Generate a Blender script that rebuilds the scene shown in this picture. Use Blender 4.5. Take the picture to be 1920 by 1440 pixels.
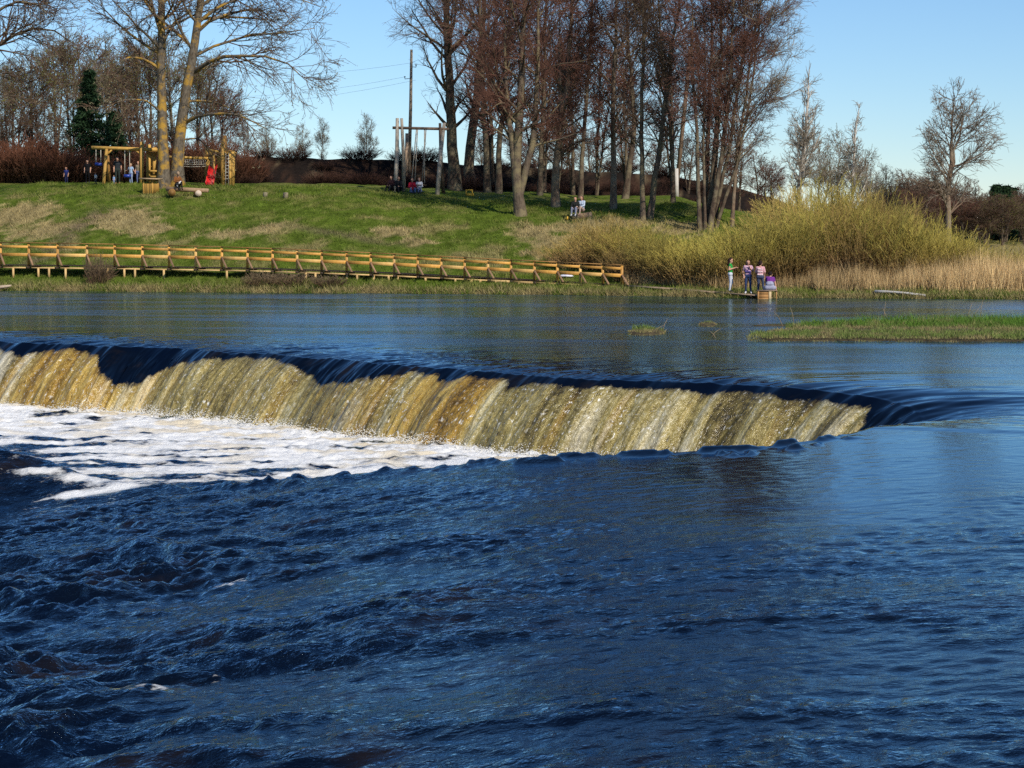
import bpy, bmesh, math, random
import numpy as np
from mathutils import Vector, Matrix

# ------------------------------------------------------------------ camera, sky, sun, exposure
scene = bpy.context.scene
for o in list(bpy.data.objects): bpy.data.objects.remove(o)
COL = scene.collection
F = 3733.0                       # focal length in photo pixels (1920 wide) -> 70 mm
CAMZ = 3.2
PITCH = math.atan((720-430)/F)
cam_d = bpy.data.cameras.new('camera'); cam_d.lens = 36*F/1920; cam_d.sensor_width = 36
cam_d.clip_start = 0.1; cam_d.clip_end = 6000
cam = bpy.data.objects.new('camera', cam_d); COL.objects.link(cam)
cam.location = (0, 0, CAMZ); cam.rotation_euler = (math.pi/2-PITCH, 0, 0)
scene.camera = cam

SUN_AZ = math.radians(34)        # sun stands behind the camera, to the right
SUN_EL = math.radians(38)
to_sun = Vector((math.sin(SUN_AZ)*math.cos(SUN_EL), -math.cos(SUN_AZ)*math.cos(SUN_EL), math.sin(SUN_EL)))
world = bpy.data.worlds.new('World'); scene.world = world; world.use_nodes = True
wn = world.node_tree.nodes; wl = world.node_tree.links; wn.clear()
sky = wn.new('ShaderNodeTexSky'); sky.sky_type = 'NISHITA'; sky.sun_disc = False
sky.sun_elevation = SUN_EL; sky.sun_rotation = math.atan2(to_sun.x, to_sun.y)
sky.altitude = 4000; sky.air_density = 1.7; sky.dust_density = 0.08; sky.ozone_density = 8.0
bg = wn.new('ShaderNodeBackground'); bg.inputs['Strength'].default_value = 0.124
wo = wn.new('ShaderNodeOutputWorld')
wl.new(sky.outputs[0], bg.inputs[0]); wl.new(bg.outputs[0], wo.inputs[0])
sun_d = bpy.data.lights.new('sun', 'SUN'); sun_d.energy = 4.6; sun_d.angle = math.radians(0.53)
sun_d.color = (1.0, 0.93, 0.82)
sun = bpy.data.objects.new('sun', sun_d); COL.objects.link(sun)
sun.rotation_euler = to_sun.to_track_quat('Z', 'Y').to_euler(); sun.location = (30, -40, 60)
scene.view_settings.view_transform = 'Standard'; scene.view_settings.look = 'None'
scene.view_settings.exposure = 0.0; scene.view_settings.gamma = 1.0
scene.render.engine = 'CYCLES'
scene.cycles.max_bounces = 6; scene.cycles.diffuse_bounces = 2; scene.cycles.glossy_bounces = 3
scene.cycles.transmission_bounces = 2; scene.cycles.transparent_max_bounces = 4
scene.cycles.sample_clamp_indirect = 4.0; scene.cycles.sample_clamp_direct = 12.0
scene.cycles.caustics_reflective = False; scene.cycles.caustics_refractive = False
scene.cycles.use_denoising = False

# ------------------------------------------------------------------ helpers
def ss(a, b, x):
    t = np.clip((np.asarray(x, float)-a)/(b-a), 0, 1); return t*t*(3-2*t)
_p = np.random.RandomState(7).permutation(4096)
_ga = np.random.RandomState(8).uniform(0, 2*math.pi, 4096); _gx = np.cos(_ga); _gy = np.sin(_ga)
def pn(x, y, seed=0):
    x = np.asarray(x, float); y = np.asarray(y, float)
    xi = np.floor(x).astype(np.int64); yi = np.floor(y).astype(np.int64); fx = x-xi; fy = y-yi
    def g(a, b, u, v):
        h = _p[(_p[(a+seed*37) & 4095]+b) & 4095]; return _gx[h]*u+_gy[h]*v
    u = fx*fx*fx*(fx*(fx*6-15)+10); v = fy*fy*fy*(fy*(fy*6-15)+10)
    n0 = g(xi, yi, fx, fy); n1 = g(xi+1, yi, fx-1, fy); n2 = g(xi, yi+1, fx, fy-1); n3 = g(xi+1, yi+1, fx-1, fy-1)
    a = n0+u*(n1-n0); b = n2+u*(n3-n2); return (a+v*(b-a))*1.5
def fbm(x, y, o=4, g=0.5, seed=0):
    s = 0; a = 1
    for i in range(o): s = s+a*pn(x*2**i, y*2**i, seed+i); a *= g
    return s

def ray(px, py):
    d = Vector(((px-960)/F, 1, -(py-720)/F)); c, s = math.cos(PITCH), math.sin(PITCH)
    return Vector((d.x, d.y*c+d.z*s, -d.y*s+d.z*c))
def W(px, py, Y):                 # point seen at that pixel, Y metres out
    d = ray(px, py); k = Y/d.y; return Vector((d.x*k, Y, CAMZ+d.z*k))
def WX(px, Y): return W(px, 430, Y).x

def mesh_np(name, V, Q=None, T=None, mat=None, parent=None, smooth=True, col=None, attrs=None, uv=None, midx=None):
    me = bpy.data.meshes.new(name); V = np.asarray(V, np.float32).reshape(-1, 3)
    me.vertices.add(len(V)); me.vertices.foreach_set('co', V.ravel())
    loops = []; starts = []; tot = 0
    if Q is not None and len(Q):
        Q = np.asarray(Q, np.int32); loops.append(Q.ravel()); starts.append(np.arange(len(Q))*4); tot = len(Q)*4
    if T is not None and len(T):
        T = np.asarray(T, np.int32); loops.append(T.ravel()); starts.append(tot+np.arange(len(T))*3)
    L = np.concatenate(loops); S = np.concatenate(starts).astype(np.int32)
    me.loops.add(len(L)); me.loops.foreach_set('vertex_index', L)
    me.polygons.add(len(S)); me.polygons.foreach_set('loop_start', S)
    if smooth: me.polygons.foreach_set('use_smooth', np.ones(len(S), bool))
    if midx is not None: me.polygons.foreach_set('material_index', np.asarray(midx, np.int32))
    if col is not None:
        a = me.color_attributes.new('Col', 'FLOAT_COLOR', 'POINT')
        c = np.ones((len(V), 4), np.float32); c[:, :3] = col; a.data.foreach_set('color', c.ravel())
    for k, v in (attrs or {}).items():
        a = me.attributes.new(k, 'FLOAT', 'POINT'); a.data.foreach_set('value', np.asarray(v, np.float32).ravel())
    if uv is not None:
        l = me.uv_layers.new(name='UVMap'); l.data.foreach_set('uv', np.asarray(uv, np.float32)[L].ravel())
    me.update(calc_edges=True); me.validate()
    for m in (mat if isinstance(mat, (list, tuple)) else [mat]):
        if m: me.materials.append(m)
    o = bpy.data.objects.new(name, me); COL.objects.link(o)
    if parent: o.parent = parent
    return o

def tag(o, label=None, cat=None, group=None, kind=None):
    if label: o['label'] = label
    if cat: o['category'] = cat
    if group: o['group'] = group
    if kind: o['kind'] = kind
    return o
def empty(name, loc=(0, 0, 0), rz=0):
    o = bpy.data.objects.new(name, None); COL.objects.link(o); o.location = loc; o.rotation_euler = (0, 0, rz)
    o.empty_display_size = .2; return o
def copy_tree(o, parent=None):
    c = o.copy(); COL.objects.link(c); c.parent = parent
    for ch in list(o.children): copy_tree(ch, c)
    return c

def grid_faces(n, m):
    i = np.arange(n-1)[:, None]*m+np.arange(m-1)[None]; i = i.ravel()
    return np.stack([i, i+1, i+m+1, i+m], 1)

class MB:
    """collects boxes, beams and tubes in one bmesh"""
    def __init__(s): s.V = []; s.Q = []; s.T = []; s.n = 0
    def add(s, V, Q=(), T=()):
        s.V.append(np.asarray(V, float).reshape(-1, 3))
        if len(Q): s.Q.append(np.asarray(Q)+s.n)
        if len(T): s.T.append(np.asarray(T)+s.n)
        s.n += len(s.V[-1]); return s
    def beam(s, a, b, w, h, up=(0, 0, 1), bev=0.008):
        """bar with a chamfered rectangular section w (side) x h (up)"""
        a = Vector(a); b = Vector(b); t = (b-a).normalized(); u = Vector(up)
        if abs(t.dot(u)) > .98: u = Vector((0, 1, 0))
        x = t.cross(u).normalized(); u = x.cross(t).normalized()
        c = min(bev, w*.3, h*.3); pr = []
        for (sx, sy) in ((1, 1), (-1, 1), (-1, -1), (1, -1)):
            e = [(sx*(w/2-c), sy*h/2), (sx*w/2, sy*(h/2-c))]
            pr += e if sx*sy < 0 else e[::-1]
        V = [p+x*q+u*r for p in (a, b) for q, r in pr]
        Q = [(i, (i+1) % 8, 8+(i+1) % 8, 8+i) for i in range(8)]
        T = [(0, i+1, i) for i in range(1, 7)]+[(8, 8+i, 8+i+1) for i in range(1, 7)]
        return s.add([tuple(v) for v in V], Q, T)
    def box(s, c, sx, sy, sz, bev=0.008):
        c = Vector(c); return s.beam(c-Vector((sx/2, 0, 0)), c+Vector((sx/2, 0, 0)), sy, sz, bev=bev)
    def tube(s, pts, rad, n=8, cap=True):
        P = np.asarray([tuple(p) for p in pts], float)[None]; R = np.broadcast_to(np.asarray(rad, float), P.shape[1])[None]
        V, Q = tubes(P, R, n); k = P.shape[1]
        s.add(V, Q)
        if cap:
            T = [(0, i+1, i) for i in range(1, n-1)]+[((k-1)*n, (k-1)*n+i, (k-1)*n+i+1) for i in range(1, n-1)]
            s.T.append(np.asarray(T)+s.n-len(V))
        return s
    def build(s, name, mat, parent=None, smooth=False):
        return mesh_np(name, np.concatenate(s.V), np.concatenate(s.Q) if s.Q else None,
                       np.concatenate(s.T) if s.T else None, mat, parent, smooth)

def unit(v): return v/np.maximum(np.linalg.norm(v, axis=-1, keepdims=True), 1e-9)
def tubes(P, R, n):
    """P (N,K,3), R (N,K) -> verts, quads of n-sided tubes"""
    N, K, _ = P.shape
    Tn = np.empty_like(P); Tn[:, 1:-1] = P[:, 2:]-P[:, :-2]; Tn[:, 0] = P[:, 1]-P[:, 0]; Tn[:, -1] = P[:, -1]-P[:, -2]
    Tn = unit(Tn); ref = np.where(np.abs(Tn[:, :1, 2:3]) > .8, np.array([[[0.31, .95, 0.]]]), np.array([[[0., 0., 1.]]]))
    B1 = unit(np.cross(Tn, np.broadcast_to(ref, Tn.shape))); B2 = np.cross(Tn, B1)
    a = np.arange(n)*2*math.pi/n
    V = P[:, :, None]+R[:, :, None, None]*(np.cos(a)[None, None, :, None]*B1[:, :, None]+np.sin(a)[None, None, :, None]*B2[:, :, None])
    i = (np.arange(N)[:, None, None]*K+np.arange(K-1)[None, :, None])*n
    j = np.arange(n)[None, None]; j2 = (j+1) % n
    Q = np.stack([i+j, i+j2, i+n+j2, i+n+j], -1).reshape(-1, 4)
    return V.reshape(-1, 3), Q

# ------------------------------------------------------------------ materials
class NT:
    def __init__(s, name):
        s.m = bpy.data.materials.new(name); s.m.use_nodes = True
        s.t = s.m.node_tree; s.t.nodes.clear()
        s.out = s.t.nodes.new('ShaderNodeOutputMaterial')
    def n(s, typ, **kw):
        nd = s.t.nodes.new('ShaderNode'+typ)
        for k, v in kw.items():
            if k in nd.inputs: s.set(nd.inputs[k], v)
            else: setattr(nd, k, v)
        return nd
    def set(s, inp, v):
        if isinstance(v, bpy.types.NodeSocket): s.t.links.new(v, inp)
        elif isinstance(v, bpy.types.Node): s.t.links.new(v.outputs[0], inp)
        elif isinstance(v, (tuple, list)) and len(v) == 3 and inp.type == 'RGBA': inp.default_value = (*v, 1)
        else: inp.default_value = v
    def math(s, op, a, b=0.0, clamp=False):
        nd = s.n('Math', operation=op, use_clamp=clamp); s.set(nd.inputs[0], a); s.set(nd.inputs[1], b); return nd.outputs[0]
    def mix(s, f, a, b, blend='MIX'):
        nd = s.n('Mix', data_type='RGBA', blend_type=blend); s.set(nd.inputs[0], f); s.set(nd.inputs[6], a); s.set(nd.inputs[7], b)
        return nd.outputs[2]
    def noise(s, vec, scale, detail=3, rough=.5, dist=0):
        nd = s.n('TexNoise', Scale=scale, Detail=detail, Roughness=rough, Distortion=dist); s.set(nd.inputs['Vector'], vec); return nd.outputs[0]
    def map(s, vec, sc=(1, 1, 1), rot=(0, 0, 0)):
        nd = s.n('Mapping'); s.set(nd.inputs[0], vec); nd.inputs['Scale'].default_value = sc; nd.inputs['Rotation'].default_value = rot; return nd.outputs[0]
    def ramp(s, f, stops):
        nd = s.n('ValToRGB'); s.set(nd.inputs[0], f); e = nd.color_ramp.elements
        while len(e) < len(stops): e.new(.5)
        for k, (p, c) in enumerate(stops):
            e[k].position = p; e[k].color = (*c, 1) if isinstance(c, tuple) else (c, c, c, 1)
        return nd.outputs[0]
    def bump(s, h, strength, dist=.02, prev=None):
        nd = s.n('Bump', Strength=strength, Distance=dist); s.set(nd.inputs['Height'], h)
        if prev is not None: s.set(nd.inputs['Normal'], prev)
        return nd.outputs[0]
    def bsdf(s, col, rough=.7, normal=None, spec=.3, **kw):
        nd = s.n('BsdfPrincipled', **kw); s.set(nd.inputs['Base Color'], col); s.set(nd.inputs['Roughness'], rough)
        s.set(nd.inputs['Specular IOR Level'], spec)
        if normal is not None: s.set(nd.inputs['Normal'], normal)
        return nd.outputs[0]
    def done(s, sh): s.t.links.new(sh, s.out.inputs[0]); return s.m

def mat_simple(name, c1, c2=None, scale=6.0, rough=.75, bump=.3, spec=.25, stretch=(1, 1, 1), bdist=.01, rnd=0.0):
    t = NT(name); co = t.n('TexCoord').outputs['Object']; v = t.map(co, stretch)
    if c2 is None: c2 = tuple(x*.62 for x in c1)
    f = t.noise(v, scale, 5, .6); col = t.ramp(f, [(.3, c2), (.7, c1)])
    if rnd: col = t.mix(1.0, col, t.ramp(t.n('ObjectInfo').outputs['Random'], [(0.0, 1-rnd), (1.0, 1+rnd*.6)]), 'MULTIPLY')
    nb = t.bump(t.noise(v, scale*4, 4, .6), bump, bdist)
    return t.done(t.bsdf(col, rough, nb, spec))
def mat_bark(name, c1, c2, c3=None, amt=.5, scale=3.0, zs=.35):
    t = NT(name); co = t.n('TexCoord').outputs['Object']; v = t.map(co, (1, 1, zs))
    col = t.ramp(t.noise(v, scale*3, 6, .65), [(.3, c2), (.68, c1)])
    if c3:
        f = t.ramp(t.noise(co, scale*.45, 5, .6), [(.5-.12*amt, 0.0), (.62-.1*amt, 1.0)])
        col = t.mix(f, col, c3)
    nb = t.bump(t.noise(v, scale*8, 4, .65), .7, .04)
    return t.done(t.bsdf(col, .9, nb, .1))
def mat_attr(name, rough=.8, spec=.15, var=.35, scale=9.0, bump=0.0, rnd=0.0):
    t = NT(name); at = t.n('Attribute', attribute_name='Col').outputs[0]
    co = t.n('TexCoord').outputs['Object']
    f = t.ramp(t.noise(co, scale, 3, .6), [(.25, 1-var), (.75, 1+var)])
    col = t.mix(1.0, at, f, 'MULTIPLY')
    if rnd: col = t.mix(1.0, col, t.ramp(t.n('ObjectInfo').outputs['Random'], [(0.0, tuple(1-rnd*k for k in (.9, 1, .9))), (1.0, tuple(1+rnd*k for k in (.55, .6, .4)))]), 'MULTIPLY')
    nb = t.bump(t.noise(co, scale*2, 4, .65), bump, .08) if bump else None
    return t.done(t.bsdf(col, rough, nb, spec))

# ------------------------------------------------------------------ the far bank as one ground sheet
SX = [-90, -27, -13.5, 0, 6.8, 10.5, 15, 20, 27, 45, 120]
SY = [118, 104, 101.2, 98, 95.8, 93.4, 92.6, 91.5, 90.4, 89, 84]
PX_ = [-27, -13.5, 0, 6.8, 10.5, 15, 20, 27]
PV_ = [-6, -2, 0, .7, 3, 6, 12, 18, 24, 32, 45, 80, 300]
PZ_ = np.array([
 [-1.6, -.7, -.06, .26, .66, 1.25, 3.3, 5.15, 6.05, 6.35, 6.6, 6.6, 6],
 [-1.6, -.7, -.06, .26, .62, 1.20, 3.2, 4.95, 5.85, 6.15, 6.4, 6.4, 6],
 [-1.6, -.7, -.06, .22, .50, .95, 2.55, 4.05, 4.75, 5.40, 5.9, 6.0, 5],
 [-1.6, -.7, -.06, .18, .40, .80, 2.40, 3.85, 4.45, 5.00, 5.5, 5.5, 4],
 [-1.6, -.7, -.06, .14, .32, .70, 2.30, 3.55, 4.30, 5.00, 5.5, 5.0, 3],
 [-1.6, -.7, -.06, .14, .30, .60, 1.70, 2.80, 3.60, 4.20, 4.4, 3.5, 2.5],
 [-1.6, -.7, -.06, .14, .26, .45, .80, 1.30, 1.70, 2.10, 2.3, 2.2, 2.2],
 [-1.6, -.7, -.06, .14, .24, .35, .55, .70, .85, 1.00, 1.3, 1.8, 2.2]])
def shore(x): return np.interp(x, SX, SY)+.25*pn(np.asarray(x)*.35, np.asarray(x)*0+.5, 3)+.10*pn(np.asarray(x)*1.7, np.asarray(x)*0+.5, 4)
def emb_top(x): return np.interp(x, [-90, -22, -10, 5, 14, 20, 27, 34], [8.9, 8.75, 8.45, 7.7, 7.0, 5.6, 2.5, 0])
def gz(x, y):
    x = np.asarray(x, float); y = np.asarray(y, float); x, y = np.broadcast_arrays(x, y); sh = x.shape; x = x.ravel(); y = y.ravel()
    v = y-shore(x); cols = np.stack([np.interp(v, PV_, PZ_[k]) for k in range(len(PX_))], 0)
    k = np.clip(np.searchsorted(PX_, x)-1, 0, len(PX_)-2); xa = np.array(PX_)[k]; xb = np.array(PX_)[k+1]
    w = ss(0, 1, (x-xa)/(xb-xa)); r = np.arange(len(x)); z = cols[k, r]*(1-w)+cols[k+1, r]*w
    land = ss(.3, 4, v)
    z = z+land*(.16*pn(x*.28, y*.28, 5)+.07*pn(x*.9, y*.9, 6)+.04*pn(x*2.1, y*2.1, 9))
    e = emb_top(x)+.18*pn(x*.4, y*.1, 11)-np.maximum(0, np.abs(y-154)-2.5)/1.45+.25*pn(x*.5, y*.5, 12)*ss(0, 3, np.abs(y-154)-2.5)
    z = np.where(y < 300, np.maximum(z, e), z)
    # a hollow and a hump by the path at the right of the lawn
    z = z+.55*np.exp(-(((x-9.6)/1.3)**2+((y-118)/1.6)**2))
    return z.reshape(sh)
def hit(px, py, y0=88, y1=240):
    d = ray(px, py); ys = np.linspace(y0, y1, 1600); k = ys/d.y
    x = d.x*k; z = CAMZ+d.z*k; g = gz(x, ys); i = np.argmax(g >= z)
    if not (g >= z).any(): i = len(ys)-1
    return Vector((float(x[i]), float(ys[i]), float(g[i])))
def on_ground(x, y, dz=0): return Vector((x, y, float(gz(x, y))+dz))

TAN = np.array((.30, .235, .105)); GREEN = np.array((.094, .134, .016)); OLIVE = np.array((.175, .165, .048))
BURNT = np.array((.016, .012, .010)); RUST = np.array((.060, .032, .020)); EARTH = np.array((.17, .125, .075))
# patches of last year's dry grass: pixel centre, half sizes in metres across and along the slope
patches = [(hit(px, py), rx, ry, a) for px, py, rx, ry, a in (
 (20, 405, 3.4, 3.2, 1), (75, 435, 2.6, 2.2, .9), (235, 410, 2.4, 2.4, 1), (280, 430, 1.6, 1.6, 1), (60, 385, 1.8, 1.5, .6),
 (430, 440, 2.4, 1.3, .7), (500, 428, 1.4, 1.8, .7), (740, 435, 1.5, 1.5, .95), (780, 455, 1.3, 1.0, .9), (1000, 435, 1.6, 2.0, .9),
 (1030, 455, 1.6, 2.0, .9), (1000, 475, 1.0, 1.4, .8), (1090, 425, 3, 2, .8), (1190, 420, 3, 1.8, .8), (1395, 392, 3.2, 5, 1.1), (1270, 432, 2.4, 3, .7), (1440, 400, 2.5, 4, 1))]
def ground_col(x, y):
    x = np.asarray(x, float); y = np.asarray(y, float); v = y-shore(x); z = gz(x, y)
    n1 = fbm(x*.35, y*.35, 4, .6, 21); n2 = fbm(x*1.3, y*1.3, 4, .6, 31); n3 = fbm(x*.12, y*.12, 3, .5, 41)
    c = GREEN[None]*(1+.42*n2[:, None]); o = ss(-.2, .6, n1+.8*n2)[:, None]; c = c*(1-.65*o)+OLIVE*.65*o
    t = np.zeros(len(x))
    for p, rx, ry, a in patches:
        q = ((x-p.x)/rx)**2+((y-p.y)/ry)**2; t = np.maximum(t, a*np.exp(-q*1.1))
    t = ss(.34, .62, t+.30*n2+.14*n1); t = np.maximum(t, .55*ss(.35, .7, n1+.3*n3)*ss(4, 8, v)*(1-ss(17, 22, v)))
    fr = (1-ss(.3, 1.0, v+.35*n2))*.9; t = np.maximum(t, fr)
    t = np.maximum(t, ss(13, 20, x+2*n1)*ss(2, 5, v)*.9)
    c = c*(1-t[:, None])+TAN*(1+.3*n2[:, None])*t[:, None]
    # worn earth streaks down the slope
    p = hit(140, 430); e = np.exp(-((x-p.x-.25*(y-p.y))/.9)**2)*ss(4, 6, v)*(1-ss(14, 17, v)); e = e*ss(-.2, .4, n2+.3)*.8
    p = hit(640, 440); e2 = np.exp(-((y-p.y+.55*(x-p.x))/.55)**2)*np.exp(-((x-p.x)/3.6)**2)*.7
    e = np.clip(e+e2, 0, 1)[:, None]; c = c*(1-e)+EARTH*e
    # the burnt embankment
    b = ss(139, 142.5, y+1.6*n1)*(1-ss(20, 26, x)); r = ss(.05, .6, n1*.9+n2*.5)[:, None]; bc = BURNT*(1-.75*r)+RUST*.75*r
    r2 = ss(.55, .9, fbm(x*.5, y*.5, 4, .6, 51)+.15)[:, None]; bc = bc*(1-r2)+EARTH*.7*r2
    c = c*(1-b[:, None])+bc*b[:, None]
    far = ss(165, 190, y)[:, None]; c = c*(1-far)+OLIVE*.7*far
    w = (1-ss(-.25, .12, v))[:, None]; c = c*(1-w)+np.array((.05, .036, .02))*w
    return np.clip(c, .003, 1)

gx = np.concatenate([np.linspace(-2500, -95, 14), np.linspace(-90, -36, 50), np.arange(-35, 35, .28), np.linspace(36, 95, 50), np.linspace(100, 2500, 14)])
gy = np.concatenate([np.arange(80, 88, 1.0), np.arange(88, 146, .28), np.arange(146, 175, .6), np.linspace(176, 300, 40), np.geomspace(310, 4500, 18)])
GX, GY = np.meshgrid(gx, gy); GV = np.stack([GX, GY, gz(GX, GY)], -1).reshape(-1, 3)
t = NT('ground'); at = t.n('Attribute', attribute_name='Col').outputs[0]; co = t.n('TexCoord').outputs['Object']
f1 = t.ramp(t.noise(co, 5.0, 5, .7), [(.28, .62), (.72, 1.38)]); f2 = t.ramp(t.noise(co, 22.0, 3, .7), [(.3, .7), (.7, 1.3)])
cc = t.mix(1.0, t.mix(1.0, at, f1, 'MULTIPLY'), f2, 'MULTIPLY')
nb = t.bump(t.noise(co, 14, 5, .7), .9, .10)
M_ground = t.done(t.bsdf(cc, .95, nb, .05))
ground = mesh_np('ground', GV, grid_faces(len(gy), len(gx)), mat=M_ground, col=ground_col(GV[:, 0], GV[:, 1]))
tag(ground, 'grassy far river bank rising to a lawn and burnt embankment', kind='structure')
# ------------------------------------------------------------------ the river: upper reach, ledge, pool and rapids
lipW = [W(px, py, 50) for px, py in ()]
def lipP(px, py):                                   # lip point on the upper water level
    d = ray(px, py); k = -CAMZ/d.z; return (d.x*k, d.y*k)
lip_px = [(0, 634), (110, 640), (200, 643), (300, 645), (400, 652), (500, 658), (600, 665), (700, 673), (800, 681), (900, 690), (1000, 697), (1100, 702),
          (1200, 706), (1300, 710), (1400, 714), (1500, 719), (1600, 726), (1680, 731)]
lip = [lipP(*q) for q in lip_px]
x0, y0_ = lip[0]; lip = [(x0-48, y0_+36), (x0-24, y0_+18), (x0-10, y0_+7.5)]+lip
lip += [(7.80, 37.9), (7.95, 36.9), (7.55, 35.8), (6.9, 34.7), (6.15, 33.3), (5.5, 32.4)]
lip = np.array(lip)
for _ in range(3):                                  # round the polyline off
    a = lip[:-1]*.75+lip[1:]*.25; b = lip[:-1]*.25+lip[1:]*.75
    lip = np.concatenate([lip[:1], np.stack([a, b], 1).reshape(-1, 2), lip[-1:]])
sl = np.concatenate([[0], np.cumsum(np.linalg.norm(np.diff(lip, axis=0), axis=1))])
s_vis = np.interp(-17.0, lip[:200, 0], sl[:200]) if lip[0, 0] < -17 else 0
S = np.concatenate([np.arange(0, s_vis-20, .12), np.arange(max(s_vis-20, 0), s_vis, .06), np.arange(s_vis, sl[-1], .036), [sl[-1]]])
LX = np.interp(S, sl, lip[:, 0]); LY = np.interp(S, sl, lip[:, 1])
k5 = np.ones(41)/41
def smooth1(a, k=25): return np.convolve(np.pad(a, k, mode='edge'), np.ones(2*k+1)/(2*k+1), 'valid')
Sf = np.arange(0, sl[-1], .036); fx_ = np.interp(Sf, sl, lip[:, 0]); fy_ = np.interp(Sf, sl, lip[:, 1])
tx = np.interp(S, Sf, smooth1(np.gradient(fx_, Sf))); ty = np.interp(S, Sf, smooth1(np.gradient(fy_, Sf))); ln = np.hypot(tx, ty); tx /= ln; ty /= ln
NX, NY = -ty, tx                                    # upstream
_ax = np.interp(S, Sf, smooth1(np.gradient(fx_, Sf), 300)); _ay = np.interp(S, Sf, smooth1(np.gradient(fy_, Sf), 300)); _al = np.hypot(_ax, _ay); MX, MY = -_ay/_al, _ax/_al   # broad upstream direction
s_end = sl[-1]; s_bend = S[np.argmax(LX)]
lipnoise = .22*pn(S*.45, S*0+.5, 61)+.10*pn(S*1.6, S*0+.5, 62)
lipnoise *= 1-ss(s_bend-3, s_bend, S); LX = LX+NX*lipnoise; LY = LY+NY*lipnoise
LPX = 960+F*LX/LY                                   # where each lip point shows, for the look of the fall there

amp_s = 1-ss(s_end-3.0, s_end-.6, S)
BB = np.exp(-((S-s_bend)/2.2)**2); DIP = (.12+.34*BB)*amp_s; DL = .50+1.0*BB
_zx = np.arange(-60, 40, .05); _zz = np.interp(_zx, [-30, -12, -9, -6, -2.75, 0, 2, 4.5, 7], [-1.95, -1.92, -1.84, -1.46, -.95, -.50, -.35, -.19, -.02])
for _ in range(3): _zz = smooth1(_zz, 22)
def z_n(x): return np.interp(x, _zx, _zz)
def zbase(x, y): return z_n(x)*(1-ss(34.5, 40, y))
RX = [-25, -16, -10, -7.2, -6, -4.6, -2.75, -1.4, -.1, 1, 2, 3.7, 4.6, 5.5, 6.15, 6.9, 9]
RY = [44, 40.2, 37.6, 36.0, 35.4, 34.5, 33.5, 32.9, 32.3, 31.8, 31.4, 31.2, 31.7, 32.4, 33.3, 34.7, 37]
def ridge(x): return np.interp(x, RX, RY)+.18*pn(np.asarray(x)*1.1, np.asarray(x)*0+.3, 66)
def zpool(x): return np.interp(x, [-14, -4, -1, 2, 8], [-1.86, -1.80, -1.72, -1.76, -1.7])

def rough_amt(x, y):                                # how broken the near water is: rapids to the left, calm to the right
    return np.clip(.46+2.1*ss(3.0, -6.5, x)*(.45+.55*ss(34, 24, y))+.20*ss(26, 14, y)-.34*ss(19, 28, y)*ss(-3, 4, x), .11, 2.9)
def patchy(x, y): return .58+.66*ss(-.30, .36, fbm(x*.13+.06*y, y*.34+.08*x, 4, .6, 88))
def waves(x, y):
    r = rough_amt(x, y)*(1+ss(26, 22, y)*(patchy(x, y)-1))
    wx = x+.35*pn(x*.5, y*.5, 71); wy = y+.35*pn(x*.5, y*.5, 72)
    big = fbm(wx*.42, wy*.75, 3, .5, 73); mid = 1-2*np.abs(fbm(wx*1.05+.3*big, wy*1.7, 2, .5, 76)); sm = 1-2*np.abs(pn(wx*2.6, wy*3.6, 79)); fi = pn(wx*6.5, wy*8.5, 80)
    pat = .55+.75*ss(-.35, .5, pn(x*.22, y*.3, 82))
    h = .045*big*r*r**.5+pat*r*((.010+.026*ss(.8, 1.9, r))*mid+.021*sm+.0135*fi)
    return h*ss(70, 30, y)+.012*fbm(x*.5, y*.35, 3, .5, 85)*ss(30, 45, y)
# rapids where rocks break the surface: white water spots
spots = [(425, 1096, .30, .20), (285, 1304, .22, .10), (400, 1272, .14, .07)]
def near_pt(px, py):
    d = ray(px, py); z = 0.0
    for _ in range(20): k = (z-CAMZ)/d.z; z = float(zbase(d.x*k, d.y*k))
    return d.x*k, d.y*k
spots = [(*near_pt(px, py), a, b) for px, py, a, b in spots]

lc = np.stack([LX, LY], 1)[::6]; ln_ = np.stack([NX, NY], 1)[::6]
def lip_u(x, y):
    """signed distance upstream of the lip and nearest lip index"""
    q = np.stack([x, y], 1); u = np.empty(len(q)); ii = np.empty(len(q), int)
    for a in range(0, len(q), 20000):
        d = ((q[a:a+20000, None]-lc[None])**2).sum(-1); i = d.argmin(1); ii[a:a+20000] = i
        u[a:a+20000] = ((q[a:a+20000]-lc[i])*ln_[i]).sum(1)
        m = np.sqrt(d[np.arange(len(i)), i]); u[a:a+20000] = np.sign(u[a:a+20000])*m
    return u, ii

def foam_amt(x, y):
    """white water: full below the fall, in bands further out on the left"""
    u, ii = lip_u(x, y); d = -u-1.0
    n1 = fbm(x*.30+.4*pn(x*.4, y*.4, 91), y*1.05, 4, .55, 92); n2 = fbm(x*1.2, y*2.6, 3, .6, 96)
    dens = 1.12-.095*np.maximum(d-3.0, 0)-.20*ss(-8, -16, x)*ss(3.5, 7, d)
    f = ss(.18, .80, dens-.25+.60*n1+.28*n2)
    f = np.where(u > -.3, 0, f)
    return f, u

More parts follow.
